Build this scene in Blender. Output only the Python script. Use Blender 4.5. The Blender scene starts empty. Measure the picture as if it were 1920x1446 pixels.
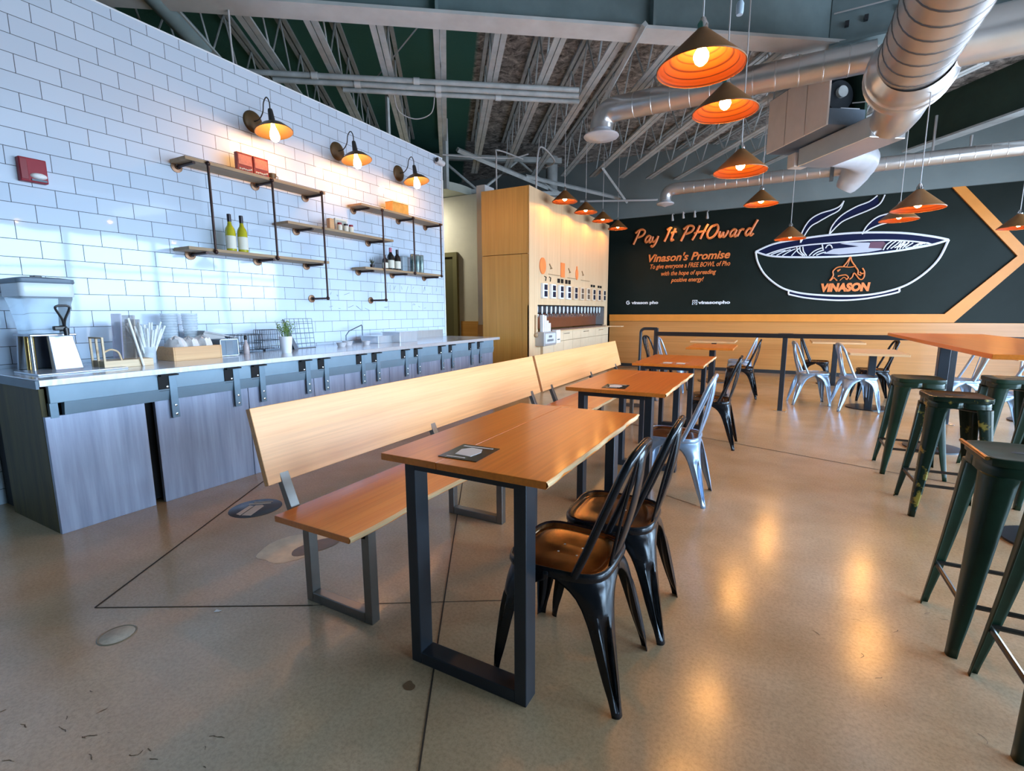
import bpy, bmesh, math, random
from mathutils import Vector, Matrix
random.seed(7)
C = bpy.context.scene.collection
S = bpy.context.scene
PI = math.pi
# ------------------------------------------------------------------ camera, sky, exposure
FPX, YAW, PITCH, ROLL, CH = 910.35, math.radians(28.475), math.radians(8.642), math.radians(-0.258), 1.28
def make_camera():
    cd = bpy.data.cameras.new('camera'); co = bpy.data.objects.new('camera', cd); C.objects.link(co)
    fwd = Vector((-math.sin(YAW)*math.cos(PITCH), math.cos(YAW)*math.cos(PITCH), -math.sin(PITCH)))
    right = Vector((math.cos(YAW), math.sin(YAW), 0)); up = right.cross(fwd)
    r2 = math.cos(ROLL)*right + math.sin(ROLL)*up; u2 = -math.sin(ROLL)*right + math.cos(ROLL)*up
    m = Matrix((r2, u2, -fwd)).transposed().to_4x4(); m.translation = Vector((0, 0, CH))
    co.matrix_world = m
    cd.sensor_fit = 'HORIZONTAL'; cd.sensor_width = 36.0; cd.lens = FPX*36.0/1920.0
    cd.clip_start = 0.05; cd.clip_end = 200
    S.camera = co
make_camera()
S.view_settings.view_transform = 'Standard'; S.view_settings.look = 'None'
S.view_settings.gamma = 1.0; S.view_settings.use_curve_mapping = False
S.view_settings.exposure = 0.32
S.cycles.max_bounces = 8; S.cycles.diffuse_bounces = 5; S.cycles.glossy_bounces = 4
S.cycles.sample_clamp_indirect = 8.0
S.cycles.use_denoising = True
SKY_TOP, SKY_LOW, GROUND_COL, SKY_STR = (0.30, 0.56, 1.0), (0.52, 0.76, 1.0), (0.26, 0.30, 0.36), 24.0
def make_world():
    w = bpy.data.worlds.new('daylight'); S.world = w; w.use_nodes = True
    nt = w.node_tree; bg = nt.nodes['Background']
    tc = nt.nodes.new('ShaderNodeTexCoord'); sp = nt.nodes.new('ShaderNodeSeparateXYZ')
    nt.links.new(tc.outputs['Generated'], sp.inputs[0])
    cr = nt.nodes.new('ShaderNodeValToRGB'); nt.links.new(sp.outputs['Z'], cr.inputs[0])
    e = cr.color_ramp.elements
    e[0].position = 0.0; e[0].color = (*GROUND_COL, 1); e[1].position = 0.9; e[1].color = (*SKY_TOP, 1)
    a = e.new(0.002); a.color = (*GROUND_COL, 1); a = e.new(0.03); a.color = (*SKY_LOW, 1)
    nt.links.new(cr.outputs[0], bg.inputs[0]); bg.inputs[1].default_value = SKY_STR
make_world()
WIN_X = 4.6           # window wall on the camera's right hand
def portal(name, loc, rot, sx, sy):       # sampling portal in a window opening: gives off no light of its own
    ld = bpy.data.lights.new(name, 'AREA'); ld.shape = 'RECTANGLE'; ld.size = sx; ld.size_y = sy; ld.cycles.is_portal = True
    o = bpy.data.objects.new(name, ld); C.objects.link(o); o.location = loc; o.rotation_euler = rot
portal('window_portal', (WIN_X+0.06, 5.0, 1.6), (0, math.radians(90), 0), 3.0, 10.2)

# ------------------------------------------------------------------ materials
MATS = {}
def nodes_of(m): return m.node_tree.nodes, m.node_tree.links
def mat(name, col, rough=0.5, metal=0.0, var=0.0, vscale=6.0, stretch=(1, 1, 1), col2=None, bump=0.0, bscale=60.0, emit=None, estr=0.0, rvar=0.0, coat=0.0, detail=4.0, trans=0.0, alpha=1.0, ior=1.45, contrast=None):
    m = bpy.data.materials.new(name); m.use_nodes = True; n, l = nodes_of(m)
    b = n['Principled BSDF']
    b.inputs['Base Color'].default_value = (*col, 1); b.inputs['Roughness'].default_value = rough
    b.inputs['Metallic'].default_value = metal; b.inputs['IOR'].default_value = ior
    if coat: b.inputs['Coat Weight'].default_value = coat; b.inputs['Coat Roughness'].default_value = 0.12
    if trans: b.inputs['Transmission Weight'].default_value = trans
    if alpha < 1: b.inputs['Alpha'].default_value = alpha
    if emit: b.inputs['Emission Color'].default_value = (*emit, 1); b.inputs['Emission Strength'].default_value = estr
    if var or col2 or bump or rvar:
        tc = n.new('ShaderNodeTexCoord'); mp = n.new('ShaderNodeMapping'); l.new(tc.outputs['Object'], mp.inputs[0])
        mp.inputs['Scale'].default_value = stretch
        nz = n.new('ShaderNodeTexNoise'); l.new(mp.outputs[0], nz.inputs['Vector'])
        nz.inputs['Scale'].default_value = vscale; nz.inputs['Detail'].default_value = detail; nz.inputs['Roughness'].default_value = 0.6
        cr = n.new('ShaderNodeValToRGB'); l.new(nz.outputs['Fac'], cr.inputs[0])
        lo, hi = contrast or (0.3, 0.7)
        c2 = col2 or tuple(min(1, x*(1+var)) for x in col); c1 = col if col2 else tuple(x*(1-var) for x in col)
        cr.color_ramp.elements[0].position = lo; cr.color_ramp.elements[1].position = hi
        cr.color_ramp.elements[0].color = (*c1, 1); cr.color_ramp.elements[1].color = (*c2, 1)
        l.new(cr.outputs[0], b.inputs['Base Color'])
        if rvar:
            mr = n.new('ShaderNodeMapRange'); l.new(nz.outputs['Fac'], mr.inputs[0])
            mr.inputs['To Min'].default_value = max(0, rough-rvar); mr.inputs['To Max'].default_value = rough+rvar
            l.new(mr.outputs[0], b.inputs['Roughness'])
        if bump:
            n2 = n.new('ShaderNodeTexNoise'); l.new(mp.outputs[0], n2.inputs['Vector']); n2.inputs['Scale'].default_value = bscale
            bp = n.new('ShaderNodeBump'); bp.inputs['Strength'].default_value = bump; bp.inputs['Distance'].default_value = 0.01
            l.new(n2.outputs['Fac'], bp.inputs['Height']); l.new(bp.outputs[0], b.inputs['Normal'])
    MATS[name] = m; return m

def wood(name, c1, c2, axis='Y', rough=0.35, scale=1.0, plank=0.0, coat=0.0):
    st = {'X': (0.35, 6, 6), 'Y': (6, 0.35, 6), 'Z': (6, 6, 0.35)}[axis]
    m = mat(name, c1, rough, col2=c2, vscale=2.2*scale, stretch=st, detail=8, contrast=(0.25, 0.75), coat=coat)
    n, l = nodes_of(m); b = n['Principled BSDF']
    # fine grain streaks
    tc = [x for x in n if x.type == 'TEX_COORD'][0]; cr = [x for x in n if x.type == 'VALTORGB'][0]
    mp = n.new('ShaderNodeMapping'); l.new(tc.outputs['Object'], mp.inputs[0])
    mp.inputs['Scale'].default_value = tuple(x*6 if x > 1 else x*1.5 for x in st)
    nz = n.new('ShaderNodeTexNoise'); l.new(mp.outputs[0], nz.inputs['Vector']); nz.inputs['Scale'].default_value = 2.5*scale; nz.inputs['Detail'].default_value = 5
    mx = n.new('ShaderNodeMix'); mx.data_type = 'RGBA'; mx.blend_type = 'MULTIPLY'
    mr = n.new('ShaderNodeMapRange'); l.new(nz.outputs['Fac'], mr.inputs[0]); mr.inputs['From Min'].default_value = 0.25; mr.inputs['From Max'].default_value = 0.7
    mr.inputs['To Min'].default_value = 0.86; mr.inputs['To Max'].default_value = 1.05
    cm = n.new('ShaderNodeCombineColor')
    for i in range(3): l.new(mr.outputs[0], cm.inputs[i])
    mx.inputs['Factor'].default_value = 1.0
    l.new(cr.outputs[0], mx.inputs[6]); l.new(cm.outputs[0], mx.inputs[7]); l.new(mx.outputs[2], b.inputs['Base Color'])
    return m

def tile_material():
    m = bpy.data.materials.new('glazed_white_tile'); m.use_nodes = True; n, l = nodes_of(m); b = n['Principled BSDF']
    tc = n.new('ShaderNodeTexCoord'); sp = n.new('ShaderNodeSeparateXYZ'); l.new(tc.outputs['Object'], sp.inputs[0])
    cb = n.new('ShaderNodeCombineXYZ')
    ay = n.new('ShaderNodeMath'); ay.operation = 'ADD'; ay.inputs[1].default_value = 0.038; l.new(sp.outputs['Y'], ay.inputs[0])
    az = n.new('ShaderNodeMath'); az.operation = 'ADD'; az.inputs[1].default_value = 0.0145; l.new(sp.outputs['Z'], az.inputs[0])
    l.new(ay.outputs[0], cb.inputs[0]); l.new(az.outputs[0], cb.inputs[1])
    br = n.new('ShaderNodeTexBrick'); l.new(cb.outputs[0], br.inputs['Vector'])
    br.inputs['Scale'].default_value = 1.0; br.inputs['Brick Width'].default_value = 0.238; br.inputs['Row Height'].default_value = 0.1197
    br.inputs['Mortar Size'].default_value = 0.0021; br.inputs['Mortar Smooth'].default_value = 0.1; br.inputs['Bias'].default_value = 0.0
    br.inputs['Color1'].default_value = (0.55, 0.65, 0.78, 1); br.inputs['Color2'].default_value = (0.60, 0.70, 0.83, 1); br.inputs['Mortar'].default_value = (0.07, 0.085, 0.11, 1)
    l.new(br.outputs['Color'], b.inputs['Base Color'])
    b.inputs['Specular IOR Level'].default_value = 0.28
    mr = n.new('ShaderNodeMapRange'); l.new(br.outputs['Fac'], mr.inputs[0]); mr.inputs['To Min'].default_value = 0.045; mr.inputs['To Max'].default_value = 0.8
    l.new(mr.outputs[0], b.inputs['Roughness'])
    nz = n.new('ShaderNodeTexNoise'); l.new(tc.outputs['Object'], nz.inputs['Vector']); nz.inputs['Scale'].default_value = 3.0; nz.inputs['Detail'].default_value = 1
    bp = n.new('ShaderNodeBump'); bp.inputs['Strength'].default_value = 0.05; bp.inputs['Distance'].default_value = 0.02; l.new(nz.outputs['Fac'], bp.inputs['Height'])
    b2 = n.new('ShaderNodeBump'); b2.inputs['Strength'].default_value = 0.35; b2.inputs['Distance'].default_value = 0.004; b2.invert = True
    l.new(br.outputs['Fac'], b2.inputs['Height']); l.new(bp.outputs[0], b2.inputs['Normal']); l.new(b2.outputs[0], b.inputs['Normal'])
    return m

def concrete_material():
    m = bpy.data.materials.new('polished_concrete'); m.use_nodes = True; n, l = nodes_of(m); b = n['Principled BSDF']
    tc = n.new('ShaderNodeTexCoord')
    def noise(sc, det, ro=0.6):
        z = n.new('ShaderNodeTexNoise'); l.new(tc.outputs['Object'], z.inputs['Vector']); z.inputs['Scale'].default_value = sc; z.inputs['Detail'].default_value = det; z.inputs['Roughness'].default_value = ro; return z
    a = noise(0.55, 4); r1 = n.new('ShaderNodeValToRGB'); l.new(a.outputs['Fac'], r1.inputs[0])
    r1.color_ramp.elements[0].position = 0.35; r1.color_ramp.elements[1].position = 0.65
    r1.color_ramp.elements[0].color = (0.44, 0.28, 0.135, 1); r1.color_ramp.elements[1].color = (0.57, 0.43, 0.29, 1)
    f = noise(75, 8, 0.8); r2 = n.new('ShaderNodeValToRGB'); l.new(f.outputs['Fac'], r2.inputs[0])
    r2.color_ramp.elements[0].position = 0.32; r2.color_ramp.elements[0].color = (0.62, 0.6, 0.58, 1)
    r2.color_ramp.elements[1].position = 0.56; r2.color_ramp.elements[1].color = (1, 1, 1, 1)
    mx = n.new('ShaderNodeMix'); mx.data_type = 'RGBA'; mx.blend_type = 'MULTIPLY'; mx.inputs['Factor'].default_value = 0.8
    l.new(r1.outputs[0], mx.inputs[6]); l.new(r2.outputs[0], mx.inputs[7])
    g = noise(2.6, 5); r3 = n.new('ShaderNodeValToRGB'); l.new(g.outputs['Fac'], r3.inputs[0])
    r3.color_ramp.elements[0].position = 0.3; r3.color_ramp.elements[0].color = (0.88, 0.87, 0.85, 1); r3.color_ramp.elements[1].position = 0.7; r3.color_ramp.elements[1].color = (1.08, 1.08, 1.08, 1)
    m2 = n.new('ShaderNodeMix'); m2.data_type = 'RGBA'; m2.blend_type = 'MULTIPLY'; m2.inputs['Factor'].default_value = 1.0
    l.new(mx.outputs[2], m2.inputs[6]); l.new(r3.outputs[0], m2.inputs[7]); l.new(m2.outputs[2], b.inputs['Base Color'])
    mr = n.new('ShaderNodeMapRange'); l.new(g.outputs['Fac'], mr.inputs[0]); mr.inputs['To Min'].default_value = 0.12; mr.inputs['To Max'].default_value = 0.27
    l.new(mr.outputs[0], b.inputs['Roughness'])
    bp = n.new('ShaderNodeBump'); bp.inputs['Strength'].default_value = 0.03; bp.inputs['Distance'].default_value = 0.004; l.new(f.outputs['Fac'], bp.inputs['Height']); l.new(bp.outputs[0], b.inputs['Normal'])
    b.inputs['Specular IOR Level'].default_value = 0.6
    return m

def deck_material():
    m = bpy.data.materials.new('sprayed_fireproofing_deck'); m.use_nodes = True; n, l = nodes_of(m); b = n['Principled BSDF']
    tc = n.new('ShaderNodeTexCoord')
    nz = n.new('ShaderNodeTexNoise'); l.new(tc.outputs['Object'], nz.inputs['Vector']); nz.inputs['Scale'].default_value = 7; nz.inputs['Detail'].default_value = 10; nz.inputs['Roughness'].default_value = 0.75; nz.inputs['Distortion'].default_value = 0.8
    cr = n.new('ShaderNodeValToRGB'); l.new(nz.outputs['Fac'], cr.inputs[0])
    cr.color_ramp.elements[0].position = 0.36; cr.color_ramp.elements[0].color = (0.03, 0.032, 0.032, 1)
    cr.color_ramp.elements[1].position = 0.66; cr.color_ramp.elements[1].color = (0.72, 0.71, 0.69, 1)
    e = cr.color_ramp.elements.new(0.52); e.color = (0.30, 0.30, 0.29, 1)
    # the deck over the counter side is painted plain dark green
    sp = n.new('ShaderNodeSeparateXYZ'); l.new(tc.outputs['Object'], sp.inputs[0])
    mr = n.new('ShaderNodeMapRange'); l.new(sp.outputs['X'], mr.inputs[0]); mr.inputs['From Min'].default_value = -0.02; mr.inputs['From Max'].default_value = 0.03
    mx = n.new('ShaderNodeMix'); mx.data_type = 'RGBA'; l.new(mr.outputs[0], mx.inputs['Factor']); mx.inputs[6].default_value = (0.03, 0.145, 0.115, 1); l.new(cr.outputs[0], mx.inputs[7])
    l.new(mx.outputs[2], b.inputs['Base Color']); b.inputs['Roughness'].default_value = 0.9
    bp = n.new('ShaderNodeBump'); bp.inputs['Strength'].default_value = 0.5; bp.inputs['Distance'].default_value = 0.02; l.new(nz.outputs['Fac'], bp.inputs['Height']); l.new(bp.outputs[0], b.inputs['Normal'])
    return m

tile_m, floor_m, deck_m = tile_material(), concrete_material(), deck_material()
table_w = wood('honey_table_wood', (0.64, 0.165, 0.018), (0.80, 0.25, 0.036), 'Y', 0.28, coat=0.25)
table_end = wood('pale_live_edge_wood', (0.50, 0.30, 0.13), (0.78, 0.56, 0.32), 'Y', 0.5)
bench_w = wood('bench_seat_wood', (0.62, 0.165, 0.028), (0.76, 0.25, 0.05), 'Y', 0.26, coat=0.25)
back_w = wood('bench_back_wood', (0.70, 0.335, 0.12), (0.81, 0.44, 0.19), 'Y', 0.40)
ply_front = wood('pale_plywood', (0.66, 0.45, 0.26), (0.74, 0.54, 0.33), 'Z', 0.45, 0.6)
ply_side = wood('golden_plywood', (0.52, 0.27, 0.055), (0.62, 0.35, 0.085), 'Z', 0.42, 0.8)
wains_w = wood('wainscot_wood', (0.50, 0.22, 0.065), (0.62, 0.30, 0.10), 'X', 0.25, 0.5)
shelf_w = wood('shelf_plank_wood', (0.30, 0.19, 0.10), (0.46, 0.32, 0.19), 'Y', 0.6)
crate_w = wood('box_wood', (0.58, 0.30, 0.13), (0.70, 0.42, 0.20), 'Y', 0.5)
rack_w = wood('rack_wood', (0.62, 0.44, 0.26), (0.75, 0.58, 0.38), 'Y', 0.5)
greywood = mat('weathered_grey_panel', (0.175, 0.205, 0.29), 0.40, 0.3, col2=(0.39, 0.44, 0.57), vscale=1.6, stretch=(12, 12, 0.7), detail=10, contrast=(0.22, 0.78), coat=0.15)
olivewood = mat('olive_stained_panel', (0.03, 0.024, 0.004), 0.6, 0.0, col2=(0.10, 0.075, 0.012), vscale=2.2, stretch=(7, 7, 0.7), detail=8)
steel_dark = mat('dark_tube_steel', (0.030, 0.036, 0.045), 0.30, 0.3, var=0.08, vscale=9, rvar=0.03)
steel_bench = mat('bench_frame_steel', (0.20, 0.19, 0.175), 0.30, 0.85, var=0.10, vscale=8, rvar=0.04)
apron_m = mat('apron_steel', (0.19, 0.27, 0.335), 0.45, 0.2, var=0.08, vscale=4)
bracket_m = mat('bracket_steel', (0.16, 0.235, 0.30), 0.42, 0.25, var=0.15, vscale=5)
counter_steel = mat('brushed_counter_steel', (0.68, 0.72, 0.77), 0.2, 0.6, var=0.06, vscale=4, stretch=(1, 12, 1), rvar=0.08)
black_void = mat('black_gap', (0.006, 0.006, 0.007), 0.8)  # flat black put in for the shade inside openings
chair_black = mat('black_chair_enamel', (0.012, 0.013, 0.016), 0.22, 0.3, var=0.3, vscale=12, rvar=0.07)
chair_seat = mat('warm_reflection_seat', (0.07, 0.03, 0.008), 0.2, 0.7, col2=(0.30, 0.145, 0.04), vscale=6, contrast=(0.35, 0.65), rvar=0.08)  # the brown is reflected warm light put into the seat colour
chair_silver = mat('galvanised_chair_metal', (0.30, 0.39, 0.52), 0.32, 0.5, var=0.12, vscale=14, rvar=0.1)
stool_green = mat('dark_green_enamel', (0.006, 0.024, 0.011), 0.38, 0.0, var=0.3, vscale=10, rvar=0.08)
stool_worn = mat('green_enamel_with_worn_patches', (0.006, 0.018, 0.010), 0.26, 0.25, col2=(0.24, 0.18, 0.03), vscale=9, contrast=(0.60, 0.66), rvar=0.05)
stool_glint = mat('painted_gold_glint', (0.36, 0.17, 0.04), 0.3, 0.75, var=0.3, vscale=20)  # gold of reflected warm light, painted as a colour
rod_m = mat('stool_rod_metal', (0.07, 0.06, 0.05), 0.3, 0.7, var=0.2)
duct_m = mat('galvanised_duct', (0.72, 0.73, 0.74), 0.30, 0.88, var=0.05, vscale=3.5, rvar=0.04, stretch=(1, 1, 1))
duct_dark = mat('duct_seam', (0.22, 0.22, 0.22), 0.4, 0.8)
duct_white = mat('sheet_metal_boot', (0.62, 0.66, 0.72), 0.4, 0.35, var=0.06)
unit_beige = mat('beige_unit_panel', (0.66, 0.585, 0.52), 0.5, 0.15, var=0.05)
joist_m = mat('grey_painted_joist', (0.42, 0.475, 0.49), 0.55, 0.1, var=0.18, vscale=5)
girder_m = mat('slate_painted_girder', (0.18, 0.26, 0.28), 0.5, 0.1, var=0.15, vscale=3)
girder_l = mat('grey_painted_flange', (0.56, 0.60, 0.61), 0.5, 0.05, var=0.1, vscale=3)
green_beam = mat('dark_green_beam_paint', (0.022, 0.05, 0.036), 0.5, var=0.2, vscale=3)
upper_wall_m = mat('slate_upper_wall_paint', (0.19, 0.24, 0.25), 0.6, var=0.08, vscale=1.5)
mural_m = mat('charcoal_mural_paint', (0.007, 0.013, 0.011), 0.5, col2=(0.012, 0.020, 0.018), vscale=1.2, ior=1.25)
orange_trim = mat('orange_trim_paint', (0.72, 0.27, 0.045), 0.4, var=0.05)
neon_white = mat('white_mural_line', (0.86, 0.89, 0.97), 0.5)
navy_m = mat('navy_mural_fill', (0.006, 0.010, 0.05), 0.55, ior=1.25)
letter_orange = mat('orange_lettering', (0.86, 0.25, 0.07), 0.45, var=0.08, vscale=10)
cream_wall = mat('cream_hall_paint', (0.60, 0.585, 0.50), 0.6, var=0.03)
hall_soffit = mat('pale_green_soffit_paint', (0.52, 0.60, 0.56), 0.6)
white_trim = mat('white_trim_paint', (0.80, 0.86, 0.92), 0.45)
door_m = mat('olive_door_paint', (0.10, 0.095, 0.045), 0.45)
dark_wall = mat('dark_room_paint', (0.06, 0.075, 0.07), 0.7)
plain_wall = mat('plain_light_wall', (0.48, 0.48, 0.46), 0.7)
frame_m = mat('window_frame_metal', (0.05, 0.055, 0.06), 0.4, 0.5)
copper_out = mat('brown_pendant_metal', (0.20, 0.082, 0.02), 0.5, 0.1, var=0.15, vscale=6)
copper_in = mat('orange_pendant_lining', (0.15, 0.036, 0.004), 0.45, 0.0, var=0.10)
cord_m = mat('pale_cord', (0.42, 0.43, 0.44), 0.5)
cord_dark = mat('dark_cord', (0.03, 0.03, 0.03), 0.5)
sconce_m = mat('aged_brown_sconce_metal', (0.13, 0.08, 0.035), 0.45, 0.3, var=0.25, vscale=10)
sconce_in = mat('tan_sconce_lining', (0.075, 0.050, 0.026), 0.45, 0.2)
pipe_m = mat('dark_pipe_iron', (0.045, 0.025, 0.022), 0.4, 0.6, var=0.2, vscale=20)
flange_m = mat('copper_flange', (0.26, 0.15, 0.09), 0.4, 0.6, var=0.2, vscale=12)
red_m = mat('red_plastic', (0.27, 0.004, 0.018), 0.5)
red_box_m = mat('red_printed_box', (0.20, 0.012, 0.008), 0.4, col2=(0.36, 0.06, 0.03), vscale=9)
white_m = mat('white_plastic', (0.80, 0.80, 0.80), 0.4)
paper_m = mat('crumpled_pale_paper', (0.60, 0.57, 0.56), 0.7, col2=(0.80, 0.78, 0.78), vscale=16, bump=0.4, bscale=25)
clear_m = mat('clear_plastic', (0.80, 0.90, 0.95), 0.08, trans=1.0, ior=1.2)
frost_m = mat('frosted_jug_plastic', (0.72, 0.84, 0.92), 0.12, var=0.03, trans=0.75, ior=1.12)
mat('stand_steel', (0.34, 0.37, 0.43), 0.3, 0.85, var=0.1)
gold_m = mat('brass_tube', (0.62, 0.40, 0.14), 0.25, 0.9)
chrome_m = mat('chrome', (0.72, 0.73, 0.75), 0.15, 1.0)
black_p = mat('black_plastic', (0.012, 0.012, 0.014), 0.35)
greyblue_m = mat('grey_blue_metal', (0.12, 0.165, 0.215), 0.5, 0.1, var=0.08)
bottle_g = mat('olive_bottle_glass', (0.30, 0.29, 0.012), 0.1, col2=(0.55, 0.52, 0.03), vscale=6, coat=0.5)
bottle_d = mat('dark_bottle_glass', (0.02, 0.018, 0.016), 0.1, coat=0.4)
label_m = mat('cream_paper_label', (0.70, 0.68, 0.58), 0.6)
foil_m = mat('dark_foil', (0.03, 0.025, 0.03), 0.35, 0.4)
tin_m = mat('orange_tin', (0.62, 0.29, 0.05), 0.35, col2=(0.78, 0.42, 0.10), vscale=14)
green_leaf = mat('fresh_green_leaf', (0.12, 0.27, 0.05), 0.5, col2=(0.30, 0.45, 0.12), vscale=14)
pot_m = mat('white_ceramic', (0.76, 0.78, 0.84), 0.3)
wire_m = mat('dark_wire', (0.09, 0.11, 0.14), 0.4, 0.6)
card_m = mat('black_glossy_card', (0.016, 0.017, 0.018), 0.2)
cardart_m = mat('grey_card_print', (0.66, 0.66, 0.66), 0.4)
brown_panel = mat('brown_splash_panel', (0.15, 0.045, 0.02), 0.3, var=0.1)
screen_m = mat('dark_screen', (0.03, 0.028, 0.045), 0.2)
stone_m = mat('stone_drain_plate', (0.46, 0.44, 0.37), 0.85, var=0.15, vscale=40)
joint_m = mat('saw_cut_joint', (0.045, 0.028, 0.016), 0.8, var=0.4, vscale=8)
stain_m = mat('worn_floor_patch', (0.72, 0.60, 0.44), 0.45, var=0.15, vscale=12)
stain_d = mat('brown_floor_patch', (0.17, 0.095, 0.045), 0.3, var=0.2, vscale=15)
tile_low = mat('pale_counter_tile', (0.70, 0.54, 0.36), 0.4, var=0.05)
def lining_rings(m):
    n, l = nodes_of(m); b = n['Principled BSDF']; tc = n.new('ShaderNodeTexCoord'); sp = n.new('ShaderNodeSeparateXYZ'); l.new(tc.outputs['Object'], sp.inputs[0])
    ml = n.new('ShaderNodeMath'); ml.operation = 'MULTIPLY'; ml.inputs[1].default_value = 2*PI/0.0235; l.new(sp.outputs['Z'], ml.inputs[0])
    si = n.new('ShaderNodeMath'); si.operation = 'SINE'; l.new(ml.outputs[0], si.inputs[0])
    cr = n.new('ShaderNodeValToRGB'); l.new(si.outputs[0], cr.inputs[0]); e = cr.color_ramp.elements
    e[0].position = 0.0; e[0].color = (0.095, 0.019, 0.0016, 1); e[1].position = 0.95; e[1].color = (0.020, 0.0035, 0.0003, 1); x = e.new(0.72); x.color = (0.088, 0.0175, 0.0015, 1)
    l.new(cr.outputs[0], b.inputs['Base Color'])
lining_rings(copper_in)
bulb_m = mat('pendant_bulb_glow', (1, 0.8, 0.5), 0.4, emit=(1.0, 0.46, 0.11), estr=430.0)
bulb3_m = mat('tap_wall_bulb_glow', (1, 0.8, 0.5), 0.4, emit=(1.0, 0.46, 0.11), estr=250.0)
bulb2_m = mat('sconce_bulb_glow', (1, 0.85, 0.6), 0.4, emit=(1.0, 0.44, 0.12), estr=125.0)

# ------------------------------------------------------------------ mesh builder
class MB:
    def __init__(s): s.v = []; s.f = []; s.sm = []
    def add(s, vs, fs, smooth=False):
        o = len(s.v); s.v += [Vector(p) for p in vs]; s.f += [tuple(i+o for i in f) for f in fs]; s.sm += [smooth]*len(fs); return s
    def box(s, c, d, rz=0.0, M=None):
        x, y, z = d[0]/2, d[1]/2, d[2]/2
        vs = [Vector((i*x, j*y, k*z)) for i in (-1, 1) for j in (-1, 1) for k in (-1, 1)]
        R = M or Matrix.Rotation(rz, 3, 'Z'); c = Vector(c)
        return s.add([R @ p + c for p in vs], [(0, 1, 3, 2), (4, 6, 7, 5), (0, 4, 5, 1), (2, 3, 7, 6), (0, 2, 6, 4), (1, 5, 7, 3)])
    def bx(s, x0, x1, y0, y1, z0, z1): return s.box(((x0+x1)/2, (y0+y1)/2, (z0+z1)/2), (abs(x1-x0), abs(y1-y0), abs(z1-z0)))
    def hexa(s, p): return s.add(p, [(0, 3, 2, 1), (4, 5, 6, 7), (0, 1, 5, 4), (1, 2, 6, 5), (2, 3, 7, 6), (3, 0, 4, 7)])   # 4 bottom + 4 top points
    def prism(s, poly, z0, z1):
        n = len(poly); vs = [(x, y, z0) for x, y in poly]+[(x, y, z1) for x, y in poly]
        return s.add(vs, [tuple(range(n-1, -1, -1)), tuple(range(n, 2*n))]+[(i, (i+1) % n, n+(i+1) % n, n+i) for i in range(n)])
    def lathe(s, prof, c=(0, 0, 0), n=24, M=None, smooth=True, close=False):
        c = Vector(c); R = M or Matrix.Identity(3); vs = []; fs = []
        for r, z in prof:
            for k in range(n):
                a = 2*PI*k/n; vs.append(R @ Vector((r*math.cos(a), r*math.sin(a), z))+c)
        m = len(prof)
        for i in range(m-1):
            for k in range(n): fs.append((i*n+k, i*n+(k+1) % n, (i+1)*n+(k+1) % n, (i+1)*n+k))
        if close:
            fs.append(tuple(range(n-1, -1, -1))); fs.append(tuple((m-1)*n+k for k in range(n)))
        return s.add(vs, fs, smooth)
    def cyl(s, p, q, r, n=12, r2=None, smooth=True): return s.tube([p, q], [r, r if r2 is None else r2], n=n, smooth=smooth)
    def tube(s, path, r, n=10, closed=False, caps=True, flat=None, up=None, smooth=True):
        P = [Vector(p) for p in path]; m = len(P)
        rs = r if isinstance(r, (list, tuple)) else [r]*m
        T = []
        for i in range(m):
            a = P[(i-1) % m] if (closed or i > 0) else P[i]; b = P[(i+1) % m] if (closed or i < m-1) else P[i]
            t = (b-a); T.append(t.normalized() if t.length > 1e-9 else Vector((0, 0, 1)))
        u = Vector(up) if up else (Vector((0, 0, 1)) if abs(T[0].z) < 0.9 else Vector((1, 0, 0)))
        vs = []; fs = []
        for i in range(m):
            t = T[i]; u = (Vector(up) if up else u); u = (u-t*u.dot(t))
            if u.length < 1e-6: u = t.orthogonal()
            u.normalize(); w = t.cross(u)
            ra = rs[i]; rb = ra if flat is None else ra*flat
            for k in range(n):
                a = 2*PI*k/n; vs.append(P[i]+u*ra*math.cos(a)+w*rb*math.sin(a))
        e = m if closed else m-1
        for i in range(e):
            j = (i+1) % m
            for k in range(n): fs.append((i*n+k, i*n+(k+1) % n, j*n+(k+1) % n, j*n+k))
        if caps and not closed: fs += [tuple(range(n-1, -1, -1)), tuple((m-1)*n+k for k in range(n))]
        return s.add(vs, fs, smooth)
    def grid(s, rows, smooth=True):
        m, n = len(rows), len(rows[0]); vs = [p for r in rows for p in r]
        return s.add(vs, [(i*n+k, i*n+k+1, (i+1)*n+k+1, (i+1)*n+k) for i in range(m-1) for k in range(n-1)], smooth)
    def ball(s, c, r, sx=1, sy=1, sz=1, n=12, m=8):
        return s.lathe([(max(1e-4, r*math.sin(PI*i/m)), -r*math.cos(PI*i/m)) for i in range(m+1)], c, n, Matrix.Diagonal((sx, sy, sz)))
    def build(s, name, m, parent=None, off=(0, 0, 0), bevel=0.0, solid=0.0, seg=2, solid_off=-1.0):
        o = Vector(off); me = bpy.data.meshes.new(name); me.from_pydata([p-o for p in s.v], [], s.f); me.update()
        bm = bmesh.new(); bm.from_mesh(me); bmesh.ops.recalc_face_normals(bm, faces=bm.faces[:]); bm.to_mesh(me); bm.free()
        for p, q in zip(me.polygons, s.sm): p.use_smooth = q
        if any(s.sm): me.set_sharp_from_angle(angle=math.radians(42))
        me.materials.append(m); ob = bpy.data.objects.new(name, me); C.objects.link(ob)
        if parent: ob.parent = parent
        if solid:
            q = ob.modifiers.new('thickness', 'SOLIDIFY'); q.thickness = solid; q.offset = solid_off
        if bevel:
            q = ob.modifiers.new('soft_edge', 'BEVEL'); q.width = bevel; q.segments = seg; q.limit_method = 'ANGLE'; q.angle_limit = math.radians(50)
        return ob
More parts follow.
